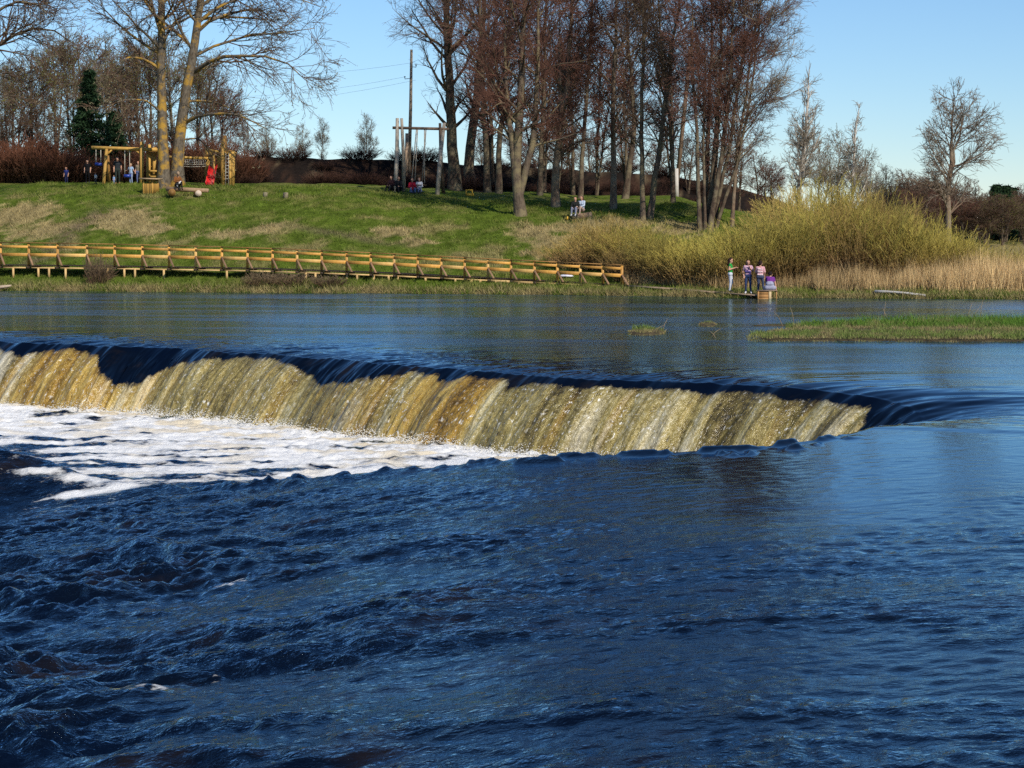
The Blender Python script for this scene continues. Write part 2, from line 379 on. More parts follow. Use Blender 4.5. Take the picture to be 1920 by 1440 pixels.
xs = np.arange(-16.5, 13.5, .05); ys = np.concatenate([np.arange(8.5, 20, .036), np.arange(20, 34, .05), np.arange(34, 58, .065)])
X, Y = np.meshgrid(xs, ys); X = X.ravel(); Y = Y.ravel()
keep = np.abs(X) < Y*.262+2.2; idx = -np.ones(len(X), int)
Q = grid_faces(len(ys), len(xs)); Q = Q[keep[Q].all(1)]
used = np.zeros(len(X), bool); used[Q.ravel()] = True; idx[used] = np.arange(used.sum()); X = X[used]; Y = Y[used]; Q = idx[Q]
u, ii = lip_u(X, Y); rd = ridge(X)
outside = (u > 0)
w = ss(-.25, .95, Y-rd)
w = np.where(outside & (Y > 33) , 0, w)
fo, _ = foam_amt(X, Y)
inpool = w*1.0
# standing curl at the edge of the near water before it drops into the pool
curl = np.exp(-((Y-rd+.12)/.26)**2)*ss(6.2, 4.6, X)*ss(-7, -4, X)*(.02+.085*ss(-.35, .55, fbm(X*1.7, Y*.5, 4, .6, 101)))+np.exp(-((Y-rd+.75)/.22)**2)*ss(6.0, 4.5, X)*ss(-6, -3, X)*.09*ss(.0, .5, fbm(X*1.6+9, Y*.5, 3, .55, 104))
lump = (.085*fbm(X*.8, Y*1.8, 4, .5, 103)+.03*(1-2*np.abs(pn(X*2.2, Y*3.4, 107)))+.025*pn(X*6, Y*8, 109))*(.35+.85*np.exp(-np.maximum(-u-1, 0)/7))
Z = zbase(X, Y)*(1-w)+zpool(X)*w+waves(X, Y)*(1-w)+lump*w+curl
i6 = np.minimum(ii*6, len(S)-1); Z = Z-np.where(outside, DIP[i6]*np.exp(-np.maximum(u, 0)/DL[i6]), 0)
f_near = np.zeros(len(X))
for sx, sy, a, b in spots:
    q = np.exp(-(((X-sx)/a)**2+((Y-sy)/b)**2)); Z += .05*q; f_near = np.maximum(f_near, q)
f_near = ss(.5, 1.0, f_near+.8*fbm(X*9, Y*14, 3, .6, 111))*(f_near > .12)*.5
lf = ss(-5.0, -7.5, X)*ss(-3.2, -.5, Y-rd)
FO = np.maximum(np.where(w > .35, fo, 0)*ss(.3, .8, w), fo*lf)
FO = np.maximum(FO, f_near)
# tan, peat-stained froth
fb = ss(.05, .45, fbm(X*.55, Y*1.3, 3, .55, 115)+.02)*np.exp(-np.maximum(-u-1.2, 0)/6)
dead = outside & (ii < len(lc)-3)
Q = Q[~dead[Q].any(1)]
seam = outside & (ii < len(lc)-2); Z = Z+0.0*seam

def water_nodes(t, far=False):
    co = t.n('TexCoord').outputs['Object']
    k_ = .45 if far else 1.0
    v1 = t.map(co, (1, 1.45, 1)); ra = t.n('Attribute', attribute_name='rough').outputs['Fac']; calm = t.math('MULTIPLY', ra, t.ramp(t.noise(t.map(co, (.35, .6, 1)), 1.0, 3, .5), [(.34, .6), (.62, 1.0)]))
    n = t.bump(t.math('MULTIPLY', t.noise(v1, 2.4, 4, .55), calm), .35*k_, .11)
    n = t.bump(t.math('MULTIPLY', t.noise(v1, 7.0, 4, .6), calm), .60*k_, .05, n)
    n = t.bump(t.math('MULTIPLY', t.noise(v1, 19.0, 3, .6), calm), .60*k_, .016, n)
    base = t.ramp(t.noise(t.map(co, (.5, 1, 1)), 1.1, 4, .6), [(.40, (.0003, .0010, .0050)), (.56, (.0008, .0011, .0026)), (.70, (.010, .0060, .0022))])
    return co, base, n
def water_shader(t, base, n, rough):
    df = t.n('BsdfDiffuse'); t.set(df.inputs['Color'], base)
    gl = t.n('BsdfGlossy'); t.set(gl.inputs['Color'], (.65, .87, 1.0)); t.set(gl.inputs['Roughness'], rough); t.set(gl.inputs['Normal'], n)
    fr = t.n('Fresnel', IOR=1.5); t.set(fr.inputs['Normal'], n)
    mx = t.n('MixShader'); t.set(mx.inputs[0], fr); t.set(mx.inputs[1], df); t.set(mx.inputs[2], gl); return mx.outputs[0]
t = NT('river_water'); co, base, n = water_nodes(t)
wsh = water_shader(t, base, n, .03)
fa = t.n('Attribute', attribute_name='foam').outputs['Fac']; pa = t.n('Attribute', attribute_name='peat').outputs['Fac']
fn = t.noise(t.map(co, (1, 1.8, 1)), 9.0, 5, .7)
ff = t.math('ADD', fa, t.math('MULTIPLY', t.math('SUBTRACT', fn, .5), 1.3))
ff = t.ramp(ff, [(.22, 0.0), (.50, .55), (.85, 1.0)]); ff = t.math('MULTIPLY', ff, t.ramp(fa, [(.02, 0.0), (.12, 1.0)]))
fc = t.mix(t.math('MULTIPLY', pa, .75), (.88, .87, .84), (.70, .54, .27))
fc = t.mix(t.ramp(t.noise(co, 3.5, 4, .6), [(.40, 0.0), (.8, .45)]), fc, (.60, .59, .56))
fnb = t.bump(t.noise(co, 16.0, 5, .75), .9, .05)
fsh = t.bsdf(fc, .55, fnb, .35)
mx = t.n('MixShader'); t.set(mx.inputs[0], ff); t.set(mx.inputs[1], wsh); t.set(mx.inputs[2], fsh)
M_river = t.done(mx.outputs[0])
rapids = mesh_np('river', np.stack([X, Y, Z], 1), Q, mat=M_river, attrs={'foam': FO, 'peat': fb, 'rough': np.clip(.06+.9*(rough_amt(X, Y)-.10)/.9, .06, 1.5)*(1+ss(28, 23, Y)*(patchy(X, Y)-1))})
tag(rapids, 'dark blue rippled river water with white foam pool below the fall', kind='structure')

# upper reach running up to the ledge, bending over it and down
us = np.concatenate([np.geomspace(75, 3, 85), np.linspace(2.9, 0, 46)[:-1]])
ta = np.linspace(0, 1, 52)
nS = len(S)
D = np.interp(LPX, [-2000, 0, 500, 700, 900, 1100, 1500, 1640, 1700], [1.85, 1.82, 1.82, 1.78, 1.68, 1.68, 1.66, 1.6, 1.5])
bendf = ss(s_bend-1.0, s_bend+.8, S)
throw = 1.25*(1-.45*bendf)+.12*pn(S*.5, S*0+.5, 121)
Uu, Ss = np.meshgrid(us, np.arange(nS), indexing='ij'); sv = S[Ss]
U3 = np.minimum(Uu, 3.0); px_ = LX[Ss]+NX[Ss]*U3+MX[Ss]*(Uu-U3); py_ = LY[Ss]+NY[Ss]*U3+MY[Ss]*(Uu-U3)
sk_ = sv-.42*Uu
streak = fbm(sk_*1.15, Uu*.16+3, 3, .55, 131)*.040*np.exp(-Uu/2.6)+pn(sk_*3.6, Uu*.3, 135)*.012*np.exp(-Uu/1.2)
streak += .035*pn(sv*.5, Uu*.1, 137)*np.exp(-Uu/6)
bnd = np.exp(-((sv-s_bend)/2.6)**2)
streak += bnd*(fbm(sv*1.5, Uu*.1, 2, .5, 139)*.07*np.exp(-Uu/1.9))
zz = -.014*ss(s_end-1.0, s_end-.55, sv)-DIP[Ss]*np.exp(-Uu/DL[Ss])+zbase(px_, py_)+waves(px_, py_)+streak*amp_s[Ss]
up = np.stack([px_, py_, zz], -1)
# falling sheet
Tt, Ss2 = np.meshgrid(ta, np.arange(nS), indexing='ij'); sv2 = S[Ss2]; z0 = zz[-1][Ss2]
lipz = up[-1, :, 2]
# streak at u=0 carried on
sk0 = (fbm(S*1.15, S*0+3, 3, .55, 131)*.075)
fluff = (.05*fbm(sv2*2.2+.15*Tt, Tt*.9, 3, .6, 141)+.035*pn(sv2*5, Tt*2.2, 144)+.02*pn(sv2*11, Tt*6, 145))*ss(.05, .35, Tt)
uu = -throw[Ss2]*Tt+fluff*-1.0
zf = lipz[Ss2]-D[Ss2]*(.42*Tt+.58*Tt**2)*1.06+.02*pn(sv2*6, Tt*5, 147)*ss(.1, .4, Tt)
TXs, TYs = NY, -NX
drift = .62*Tt*(1-bendf[Ss2])
fx = LX[Ss2]+NX[Ss2]*uu-TXs[Ss2]*drift; fy = LY[Ss2]+NY[Ss2]*uu-TYs[Ss2]*drift
# the stream drifts to the left as it falls
fall = np.stack([fx, fy, zf], -1)
ALL = np.concatenate([up, fall], 0); nr = ALL.shape[0]
t0p = [(-400, .2), (0, .10), (30, .18), (60, .28), (110, .16), (150, .10), (200, .16), (228, .52), (260, .66), (300, .74), (332, .52), (372, .28), (420, .10), (500, .08), (555, .14), (600, .30), (640, .46), (690, .40),
       (735, .22), (790, .10), (830, .10), (852, .28), (885, .10), (950, .08), (985, .24), (1010, .10), (1060, .16), (1100, .12), (1180, .14), (1260, .10), (1330, .16), (1420, .10), (1500, .16), (1580, .14), (1660, .16), (1685, .5), (1700, 2), (1750, 3)]
tau0 = np.interp(LPX, [a for a, _ in t0p], [b for _, b in t0p]); tau0 = np.where(bendf > .6, 3, tau0)
tau0 = tau0*.9+.035+.05*pn(S*1.6, S*0+.5, 151)
aer = np.full(ALL.shape[:2], -1.0); aer[len(us):] = Tt-tau0[Ss2]; aer[:len(us)] = -.2-Uu-tau0[Ss]
white = np.interp(LPX, [-100, 0, 60, 110, 180, 240, 330, 420, 540, 600, 740, 800, 900, 950, 1100, 1180, 1280, 1450, 1640], [.8, .75, .9, .3, .25, .7, .6, .1, .15, .45, .6, .45, .15, .05, .2, .65, .55, .3, .6])
gold = np.interp(LPX, [-100, 40, 110, 260, 330, 400, 640, 690, 820, 900, 945, 985, 1300, 1640], [.3, .3, .75, .95, .6, .35, .35, .6, .5, .9, 1.0, .1, .25, .3])
wh = np.broadcast_to(white[None], ALL.shape[:2]); gd = np.broadcast_to(gold[None], ALL.shape[:2])
tt = np.concatenate([np.full((len(us), nS), 0.0)-Uu, Tt*2.2], 0); su = np.broadcast_to(S[None], ALL.shape[:2])

t = NT('falling_water'); co, base, n = water_nodes(t, True)
clear = water_shader(t, base, n, t.math('ADD', .03, t.math('MULTIPLY', t.n('Attribute', attribute_name='rough').outputs['Fac'], .15)))
uvn = t.n('UVMap', uv_map='UVMap').outputs[0]
v = t.map(uvn, (1, .10, 1)); v2 = t.map(uvn, (1, .8, 1))
st = t.noise(v, 1.15, 7, .68, .6); st2 = t.noise(v2, 7.0, 5, .7, .5); gr = t.noise(t.map(uvn, (1, .9, 1)), 21.0, 3, .65, .6)
mixn = t.math('ADD', t.math('MULTIPLY', st, .66), t.math('ADD', t.math('MULTIPLY', st2, .30), t.math('MULTIPLY', gr, .20)))
wa = t.n('Attribute', attribute_name='white').outputs['Fac']; ga = t.n('Attribute', attribute_name='gold').outputs['Fac']; aa = t.n('Attribute', attribute_name='aer').outputs['Fac']
c1 = t.ramp(mixn, [(.44, (.022, .017, .006)), (.52, (.155, .115, .030)), (.61, (.37, .29, .095)), (.74, (.72, .65, .42))])
c2 = t.ramp(mixn, [(.42, (.09, .048, .006)), (.52, (.36, .205, .028)), (.65, (.60, .42, .11)), (.77, (.80, .70, .45))])
gmask = t.math('ADD', ga, t.math('MULTIPLY', t.math('SUBTRACT', t.noise(v, 1.7, 3, .5), .5), 1.6)); gmask = t.ramp(gmask, [(.35, 0.0), (.8, 1.0)])
cA = t.mix(gmask, c1, c2)
wm = t.math('ADD', t.math('MULTIPLY', wa, .75), t.math('SUBTRACT', mixn, .62)); wm = t.math('ADD', wm, t.math('MULTIPLY', t.math('SUBTRACT', t.noise(v, 2.3, 4, .6), .5), 1.2))
wm = t.math('ADD', wm, t.math('MULTIPLY', aa, .22))
wm = t.ramp(wm, [(.46, 0.0), (1.0, .8)])
cA = t.mix(wm, cA, (.78, .74, .62))
spk = t.ramp(t.noise(t.map(uvn, (1, .7, 1)), 13.0, 4, .6, .4), [(.58, 0.0), (.68, 1.0)]); spm = t.ramp(t.noise(t.map(uvn, (1, .35, 1)), 1.6, 3, .6), [(.40, 0.0), (.56, 1.0)])  # white froth flecks, with sun glints painted into the colour by the same specks
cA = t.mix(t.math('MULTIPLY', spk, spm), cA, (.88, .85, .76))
dk = t.ramp(t.noise(t.map(uvn, (1.3, .55, 1)), 8.0, 3, .6, .3), [(.28, 1.0), (.38, 0.0)]); cA = t.mix(t.math('MULTIPLY', dk, .85), cA, (.018, .014, .008))
nb = t.bump(st, .8, .14); nb = t.bump(st2, .9, .05, nb); nb = t.bump(gr, .8, .02, nb)
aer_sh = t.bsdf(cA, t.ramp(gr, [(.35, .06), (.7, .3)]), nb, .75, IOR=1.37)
am = t.math('ADD', aa, t.math('ADD', t.math('MULTIPLY', t.math('SUBTRACT', st, .5), .22), t.math('MULTIPLY', t.math('SUBTRACT', st2, .5), .16))); am = t.ramp(am, [(.0, 0.0), (.06, .8), (.2, 1.0)]); am = t.math('MULTIPLY', am, t.ramp(t.noise(t.map(uvn, (1, .14, 1)), 2.7, 4, .6, .5), [(.30, .35), (.44, 1.0)]))
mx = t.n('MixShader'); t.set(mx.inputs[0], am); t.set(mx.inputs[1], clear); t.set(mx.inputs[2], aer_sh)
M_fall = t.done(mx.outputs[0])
Qf = grid_faces(nr, nS)[:, ::-1]
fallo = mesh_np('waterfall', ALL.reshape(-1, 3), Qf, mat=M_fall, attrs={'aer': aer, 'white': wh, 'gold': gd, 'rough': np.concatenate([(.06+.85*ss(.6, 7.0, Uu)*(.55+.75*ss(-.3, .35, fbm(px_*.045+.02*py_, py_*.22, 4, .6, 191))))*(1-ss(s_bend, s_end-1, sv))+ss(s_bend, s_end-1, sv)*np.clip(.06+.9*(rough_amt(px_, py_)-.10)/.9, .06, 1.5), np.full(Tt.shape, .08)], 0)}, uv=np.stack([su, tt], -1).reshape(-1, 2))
tag(fallo, 'upper river reach spilling over a low ledge as a golden brown waterfall', kind='structure')
# river bed under everything
bed = MB(); bx, by = np.meshgrid(np.linspace(-140, 140, 3), np.linspace(-20, 130, 3))
mesh_np('river_bed', np.stack([bx, by, bx*0-2.6], -1).reshape(-1, 3), grid_faces(3, 3), mat=mat_simple('bed_mud', (.03, .022, .013)))
bpy.data.objects['river_bed']['kind'] = 'structure'

# spray and foam lumps thrown up along the foot of the fall
rg = np.random.RandomState(5)
ICO_V = None
bm = bmesh.new(); bmesh.ops.create_icosphere(bm, subdivisions=1, radius=1); ICO_V = np.array([v.co[:] for v in bm.verts]); ICO_F = np.array([[v.index for v in f.verts] for f in bm.faces]); bm.free()
def blobs(P, R, stretch=None):
    n = len(P); Vb = ICO_V[None]*(R[:, None, None]*(stretch if stretch is not None else 1))
    Vb = Vb*(1+.25*rg.randn(n, len(ICO_V), 1)*.6)+P[:, None]
    T = (ICO_F[None]+(np.arange(n)*len(ICO_V))[:, None, None]).reshape(-1, 3)
    return Vb.reshape(-1, 3), T
vis = np.where((LPX > -250) & (LPX < 1640) & (bendf < .2))[0]
n = 16000; i = vis[rg.randint(0, len(vis), n)]
den = .5+.5*pn(S[i]*1.1, S[i]*0+.5, 161); ok = rg.rand(n) < den+.25; i = i[ok]; n = len(i)
k = np.abs(rg.randn(n))*.13; ub = -throw[i]*.98-rg.randn(n)*.2
P = np.stack([LX[i]+NX[i]*ub-TXs[i]*.6, LY[i]+NY[i]*ub-TYs[i]*.6, zpool(LX[i])+.02+k*(.4+.9*den[ok])], 1)
R = rg.uniform(.003, .013, n)*np.clip(1.4-k*2.2, .3, 1.4)
Vb, Tb = blobs(P, R, np.array([1.3, 1, .8]))
M_foam = mat_simple('foam_white', (.82, .81, .77), (.66, .62, .52), 8, .6, .4, .3)
spray = mesh_np('foam_spray', Vb, T=Tb, mat=M_foam); tag(spray, 'white spray splashing up along the foot of the waterfall', kind='stuff')
# ------------------------------------------------------------------ vegetation
def spawn(P, R, cnt, t0, t1, ang, asd, Lf, K, wob, up, rr, rmin, rg, az=None, tpow=1.0, rexp=1.0):
    """children for every branch of (P,R); returns (P2,R2)"""
    N, Kp, _ = P.shape
    cnt = np.broadcast_to(np.asarray(cnt), N).astype(int); i = np.repeat(np.arange(N), cnt); M = len(i)
    if M == 0: return np.zeros((0, K, 3)), np.zeros((0, K))
    t = t0+(t1-t0)*rg.rand(M)**tpow; q = t*(Kp-1); k = np.minimum(q.astype(int), Kp-2); f = (q-k)[:, None]
    pos = P[i, k]*(1-f)+P[i, k+1]*f; tan = unit(P[i, k+1]-P[i, k]); r = R[i, k]*(1-f[:, 0])+R[i, k+1]*f[:, 0]
    pl = np.linalg.norm(np.diff(P, axis=1), axis=-1).sum(1)[i]
    ref = np.where(np.abs(tan[:, 2:]) > .9, np.array([[1., 0, 0]]), np.array([[0, 0, 1.]]))
    b1 = unit(np.cross(tan, ref)); b2 = np.cross(tan, b1)
    ph = rg.uniform(0, 2*math.pi, M) if az is None else az(M)
    a = np.radians(ang+asd*rg.randn(M))[:, None]
    d = np.cos(a)*tan+np.sin(a)*(np.cos(ph)[:, None]*b1+np.sin(ph)[:, None]*b2)
    L = Lf(t, pl)*rg.uniform(.7, 1.2, M); r0 = np.maximum(r*rr, rmin*1.3)
    out = np.empty((M, K, 3)); out[:, 0] = pos; p = pos
    for s in range(1, K):
        d = unit(d+wob*rg.randn(M, 3)+np.array([0, 0, up])); p = p+d*(L/(K-1))[:, None]; out[:, s] = p
    rad = rmin+(r0-rmin)[:, None]*(1-np.linspace(0, 1, K)[None])**rexp
    return out, rad
def tube_parts(lst):
    Vs, Qs, n = [], [], 0
    for P, R, sd in lst:
        if len(P) == 0: continue
        V, Q = tubes(P, R, sd); Vs.append(V); Qs.append(Q+n); n += len(V)
    return np.concatenate(Vs), np.concatenate(Qs)
def resample(pts, K):
    pts = np.array([tuple(p) for p in pts], float); s = np.concatenate([[0], np.cumsum(np.linalg.norm(np.diff(pts, axis=0), axis=1))])
    q = np.linspace(0, s[-1], K); return np.stack([np.interp(q, s, pts[:, j]) for j in range(3)], 1)
def leaf_tris(P, rg, n, size, spread):
    """small leaf or bud faces round the given points"""
    c = P[rg.randint(0, len(P), n)]+rg.randn(n, 3)*spread
    a = unit(rg.randn(n, 3)); b = unit(rg.randn(n, 3)); s = size*rg.uniform(.6, 1.4, (n, 1))
    V = np.stack([c, c+a*s, c+b*s*.8], 1).reshape(-1, 3); T = np.arange(n*3).reshape(-1, 3); return V, T

def make_tree(name, trunks, mats, seed, shape='oval', L1=30, L2=7, L3=7, L4=3, ang1=48, Lmax=4.0, up1=.05, t0=.28, rmin=.011, buds=0, bud_mat=None, bud_size=.05, droop=0.0, wob=.10, trunk_sides=9, extra=None):
    """trunks: list of (points, base radius, top radius). Local coordinates, base at the origin."""
    rg = np.random.RandomState(seed); K0 = 14
    tp = []; tr = []
    for pts, ra, rb in trunks:
        p = resample(pts, K0); p[1:-1] += rg.randn(K0-2, 3)*np.array([.035, .035, .0])*np.linspace(.6, 1.6, K0-2)[:, None]*min(1.0, ra*5)
        q = np.linspace(0, 1, K0); r = rb+(ra-rb)*(1-q)**.9; r[0] *= 1.35; r[1] *= 1.05; tp.append(p); tr.append(r)
    tp = np.array(tp); tr = np.array(tr)
    Hh = np.linalg.norm(np.diff(tp, axis=1), axis=-1).sum(1).mean()
    def prof(t, pl):
        if shape == 'oval': g = np.sin(np.clip((t-.12)/.95, 0, 1)*math.pi)**.7*.9+.15
        elif shape == 'cone': g = np.clip(1.12-t, .06, 1)*np.clip((t-.1)*6, .4, 1)
        elif shape == 'column': g = .55+.45*np.sin(np.clip((t-.1)/.95, 0, 1)*math.pi)
        else: g = np.clip(1.25-t, .2, 1)
        return Lmax*g
    b1, r1 = spawn(tp, tr, L1, t0, .99, ang1, 11, prof, 7, wob, up1, .42, rmin*1.5, rg, rexp=.8)
    if extra is not None:
        eb = np.array([resample(p, 7) for p, _ in extra]); er = np.array([rmin*1.5+(r-rmin*1.5)*(1-np.linspace(0, 1, 7))**.8 for _, r in extra])
        b1 = np.concatenate([b1, eb]); r1 = np.concatenate([r1, er])
    pl1 = np.linalg.norm(np.diff(b1, axis=1), axis=-1).sum(1)
    b2, r2 = spawn(b1, r1, np.maximum(2, L2*pl1/pl1.mean()), .18, 1.0, 40, 14, lambda t, pl: pl*(.52-.28*t)+.12, 5, wob*1.5, up1*.8-droop*.3, .55, rmin*1.2, rg)
    pl2 = np.linalg.norm(np.diff(b2, axis=1), axis=-1).sum(1)
    b3, r3 = spawn(b2, r2, np.maximum(1, L3*pl2/pl2.mean()), .15, 1.0, 38, 15, lambda t, pl: pl*(.50-.2*t)+.10, 3, wob*1.6, up1*.6-droop, .6, rmin, rg)
    # shoots at the leading tips
    bt, rt = spawn(tp, tr, 10, .86, 1.0, 22, 8, lambda t, pl: Lmax*.22+0*t, 4, wob, .05, .6, rmin, rg)
    b4, r4 = spawn(b3, r3, L4, .2, 1.0, 36, 16, lambda t, pl: pl*.55+.06, 2, .0, 0, .7, rmin*.8, rg)
    root = empty(name)
    V, Q = tube_parts([(tp, tr, trunk_sides), (b1, r1, 5)]); mesh_np('trunk', V, Q, mat=mats[0], parent=root)
    V, Q = tube_parts([(b2, r2, 3), (b3, r3, 3), (bt, rt, 3), (b4, r4, 3)]); cr = mesh_np('crown', V, Q, mat=mats[1], parent=root)
    if buds:
        tips = b4[:, 1] if len(b4) else b3[:, -1]
        V, T = leaf_tris(tips, rg, buds, bud_size, .05); mesh_np('foliage', V, T=T, mat=bud_mat, parent=cr, smooth=False)
    return root

M_bark_dark = mat_bark('bark_dark', (.13, .09, .062), (.035, .024, .018), (.18, .145, .09), .35)
M_bark_mid = mat_bark('bark_mid', (.165, .125, .088), (.055, .040, .030), (.20, .16, .09), .3)
M_bark_grey = mat_bark('bark_grey', (.22, .19, .145), (.075, .058, .043), (.26, .22, .13), .4)
M_bark_poplar = mat_bark('bark_poplar', (.20, .165, .12), (.045, .035, .025), (.40, .235, .045), .15, 3.4)
M_bark_birch = mat_bark('bark_birch', (.74, .69, .60), (.38, .30, .22), None, 0, 2.0, 2.5)
M_bark_tan = mat_bark('bark_tan', (.27, .185, .12), (.085, .056, .04), (.24, .19, .13), .3)
M_tw_red = mat_simple('twigs_reddish', (.20, .098, .068), (.12, .060, .044), 1.2, .9, 0, .05)
M_tw_brown = mat_simple('twigs_brown', (.18, .118, .078), (.10, .066, .046), 1.2, .9, 0, .05)
M_tw_grey = mat_simple('twigs_grey', (.29, .235, .175), (.17, .135, .10), 1.2, .9, 0, .05)
M_tw_pale = mat_simple('twigs_pale', (.36, .30, .22), (.22, .18, .13), 1.2, .9, 0, .05)
M_bud_green = mat_simple('buds_green', (.17, .17, .035), (.10, .105, .025), 2, .8, 0, .1)
M_bud_pale = mat_simple('buds_pale', (.34, .31, .18), (.20, .18, .10), 2, .8, 0, .1)
M_bud_red = mat_simple('buds_red', (.15, .055, .03), (.09, .035, .02), 2, .8, 0, .1)

def px_path(base, pts, Yd):
    """trunk line given by picture points, at distance Yd, relative to the base"""
    return [Vector((0, 0, -.15))]+[W(px, py, Yd+dy)-base for px, py, dy in pts]
GROVE = 'bare trees of the grove on the lawn'
def grove_tree(px, py, tops, w, seed, label, mats, ext=60, **kw):
    """tops: list of picture paths [(px,py)...] per stem; w: base diameter in photo pixels"""
    b = hit(px, py); tr = []
    for j, path in enumerate(tops):
        pts = [(q[0], q[1], (q[2] if len(q) > 2 else 0)) for q in path]
        r = .86*w*b.y/F/2*(1 if j == 0 else .75)
        tr.append((px_path(b, pts, b.y), r, .03))
    root = make_tree(kw.pop('name', 'bare_tree'), tr, mats, seed, **kw); root.location = b
    tag(root, label, 'tree', kw.get('group', GROVE)); return root

DK = (M_bark_dark, M_tw_red); DB = (M_bark_dark, M_tw_brown); GR = (M_bark_mid, M_tw_brown); TB = (M_bark_tan, M_tw_red)
A = dict(Lmax=4.4, ang1=50, L1=38, L2=8, L3=7, L4=2, up1=.035, t0=.20, rmin=.0068)
grove_tree(852, 356, [[(850, 300), (845, 200), (838, 60), (832, -120), (830, -190)]], 27, 11, 'tall dark tree at the left edge of the grove beside the old swing', DB, **{**A, 'Lmax': 5.4, 'droop': .03, 'L1': 52})
grove_tree(884, 356, [[(878, 320), (890, 200), (905, 60), (915, -120), (918, -180)]], 24, 12, 'dark leaning tree, second from the left in the grove', DK, **A)
grove_tree(914, 361, [[(912, 300), (905, 180), (900, 50), (898, -110)]], 15, 13, 'slim tree just right of the small yellow frame', DK, **{**A, 'L1': 34})
grove_tree(935, 362, [[(934, 300), (945, 180), (955, 40), (958, -130)]], 14, 14, 'slim tree behind the thick forked tree', DK, **{**A, 'L1': 34})
grove_tree(976, 404, [[(972, 370), (968, 330), (972, 260), (978, 120), (985, -40), (990, -130)], [(972, 370), (985, 315), (1002, 250), (1008, 120), (1012, -60)], [(972, 370), (962, 300), (955, 220), (948, 120), (944, 20)]],
           24, 15, 'thick tree forking low, nearest to the slope in the grove', (M_bark_mid, M_tw_red), **{**A, 'L1': 24, 't0': .25, 'Lmax': 3.8})
grove_tree(1042, 388, [[(1040, 330), (1050, 250), (1066, 120), (1075, -40), (1080, -130)], [(1040, 340), (1048, 290), (1052, 180), (1050, 40)]], 18, 16, 'forked brown tree behind the seated couple, to the left', TB, **{**A, 'L1': 30, 'Lmax': 4.0})
grove_tree(1150, 391, [[(1150, 330), (1150, 250), (1153, 120), (1157, -40), (1160, -130)]], 14, 17, 'straight brown tree standing alone right of the seated couple', TB, **{**A, 'L1': 46, 'Lmax': 3.7})
grove_tree(1172, 372, [[(1180, 310), (1190, 240), (1180, 120), (1172, 0), (1170, -90)]], 14, 18, 'dark tree behind the straight brown tree, leaning right', DK, **{**A, 'L1': 36, 'Lmax': 4.0})
grove_tree(1206, 411, [[(1204, 340), (1203, 230), (1205, 120), (1207, -20), (1212, -110)]], 12, 19, 'slender pale grey tree, left of a close pair', GR, **{**A, 'L1': 34, 'Lmax': 3.2})
grove_tree(1217, 412, [[(1228, 340), (1243, 230), (1258, 120), (1275, -20), (1285, -110)]], 14, 20, 'pale grey tree leaning right, right of a close pair', GR, **{**A, 'L1': 34, 'Lmax': 3.2})
grove_tree(1088, 372, [[(1090, 320), (1098, 200), (1108, 60), (1112, -100)]], 11, 24, 'thin reddish tree deep in the middle of the grove', DK, **{**A, 'L1': 40, 'Lmax': 3.6})
grove_tree(1012, 366, [[(1014, 300), (1020, 160), (1025, 0), (1028, -110)]], 12, 25, 'thin dark tree behind the thick forked tree, to its right', DK, **{**A, 'L1': 40, 'Lmax': 3.8})
grove_tree(1262, 380, [[(1262, 330), (1255, 220), (1240, 100), (1232, -40)]], 10, 26, 'thin tree in front of the white post at the grove edge', DB, **{**A, 'L1': 34, 'Lmax': 3.4})
# multi-stemmed alder at the right end of the grove
st = [[(1312, 428), (1310, 360), (1306, 250), (1298, 100), (1296, -60)], [(1318, 430), (1322, 370), (1328, 250), (1334, 80), (1336, -100)], [(1325, 432), (1330, 380), (1342, 260), (1352, 100), (1356, -110)],
      [(1331, 430), (1338, 380), (1356, 280), (1371, 130), (1378, -60)], [(1336, 430), (1346, 380), (1366, 280), (1392, 120), (1402, -50)], [(1340, 432), (1360, 370), (1385, 300), (1412, 150), (1428, -20)], [(1322, 426), (1320, 340), (1318, 240), (1322, 140), (1320, 30)], [(1334, 426), (1342, 330), (1348, 230), (1362, 130), (1366, 30)]]
ba = hit(1326, 428)
al = make_tree('bare_tree', [([W(px, py, ba.y+((j*5) % 3-1)*.4)-ba-(Vector((0, 0, .15)) if i == 0 else Vector((0, 0, 0))) for i, (px, py) in enumerate(pt)], (.13, .16, .15, .16, .13, .11, .09, .09)[j], .02) for j, pt in enumerate(st)], (M_bark_dark, M_tw_red), 21, **{**A, 'L1': 20, 'Lmax': 2.9, 'ang1': 40, 't0': .24})
al.location = ba; tag(al, 'many-stemmed reddish tree clump at the right end of the grove', 'tree', GROVE)
grove_tree(1372, 425, [[(1375, 380), (1382, 280), (1400, 170), (1415, 60), (1424, -40)]], 9, 22, 'slim pale tree with fanning right side, at the grove edge', (M_bark_tan, M_tw_pale), **{**A, 'L1': 46, 'Lmax': 3.4, 'ang1': 44, 't0': .25})
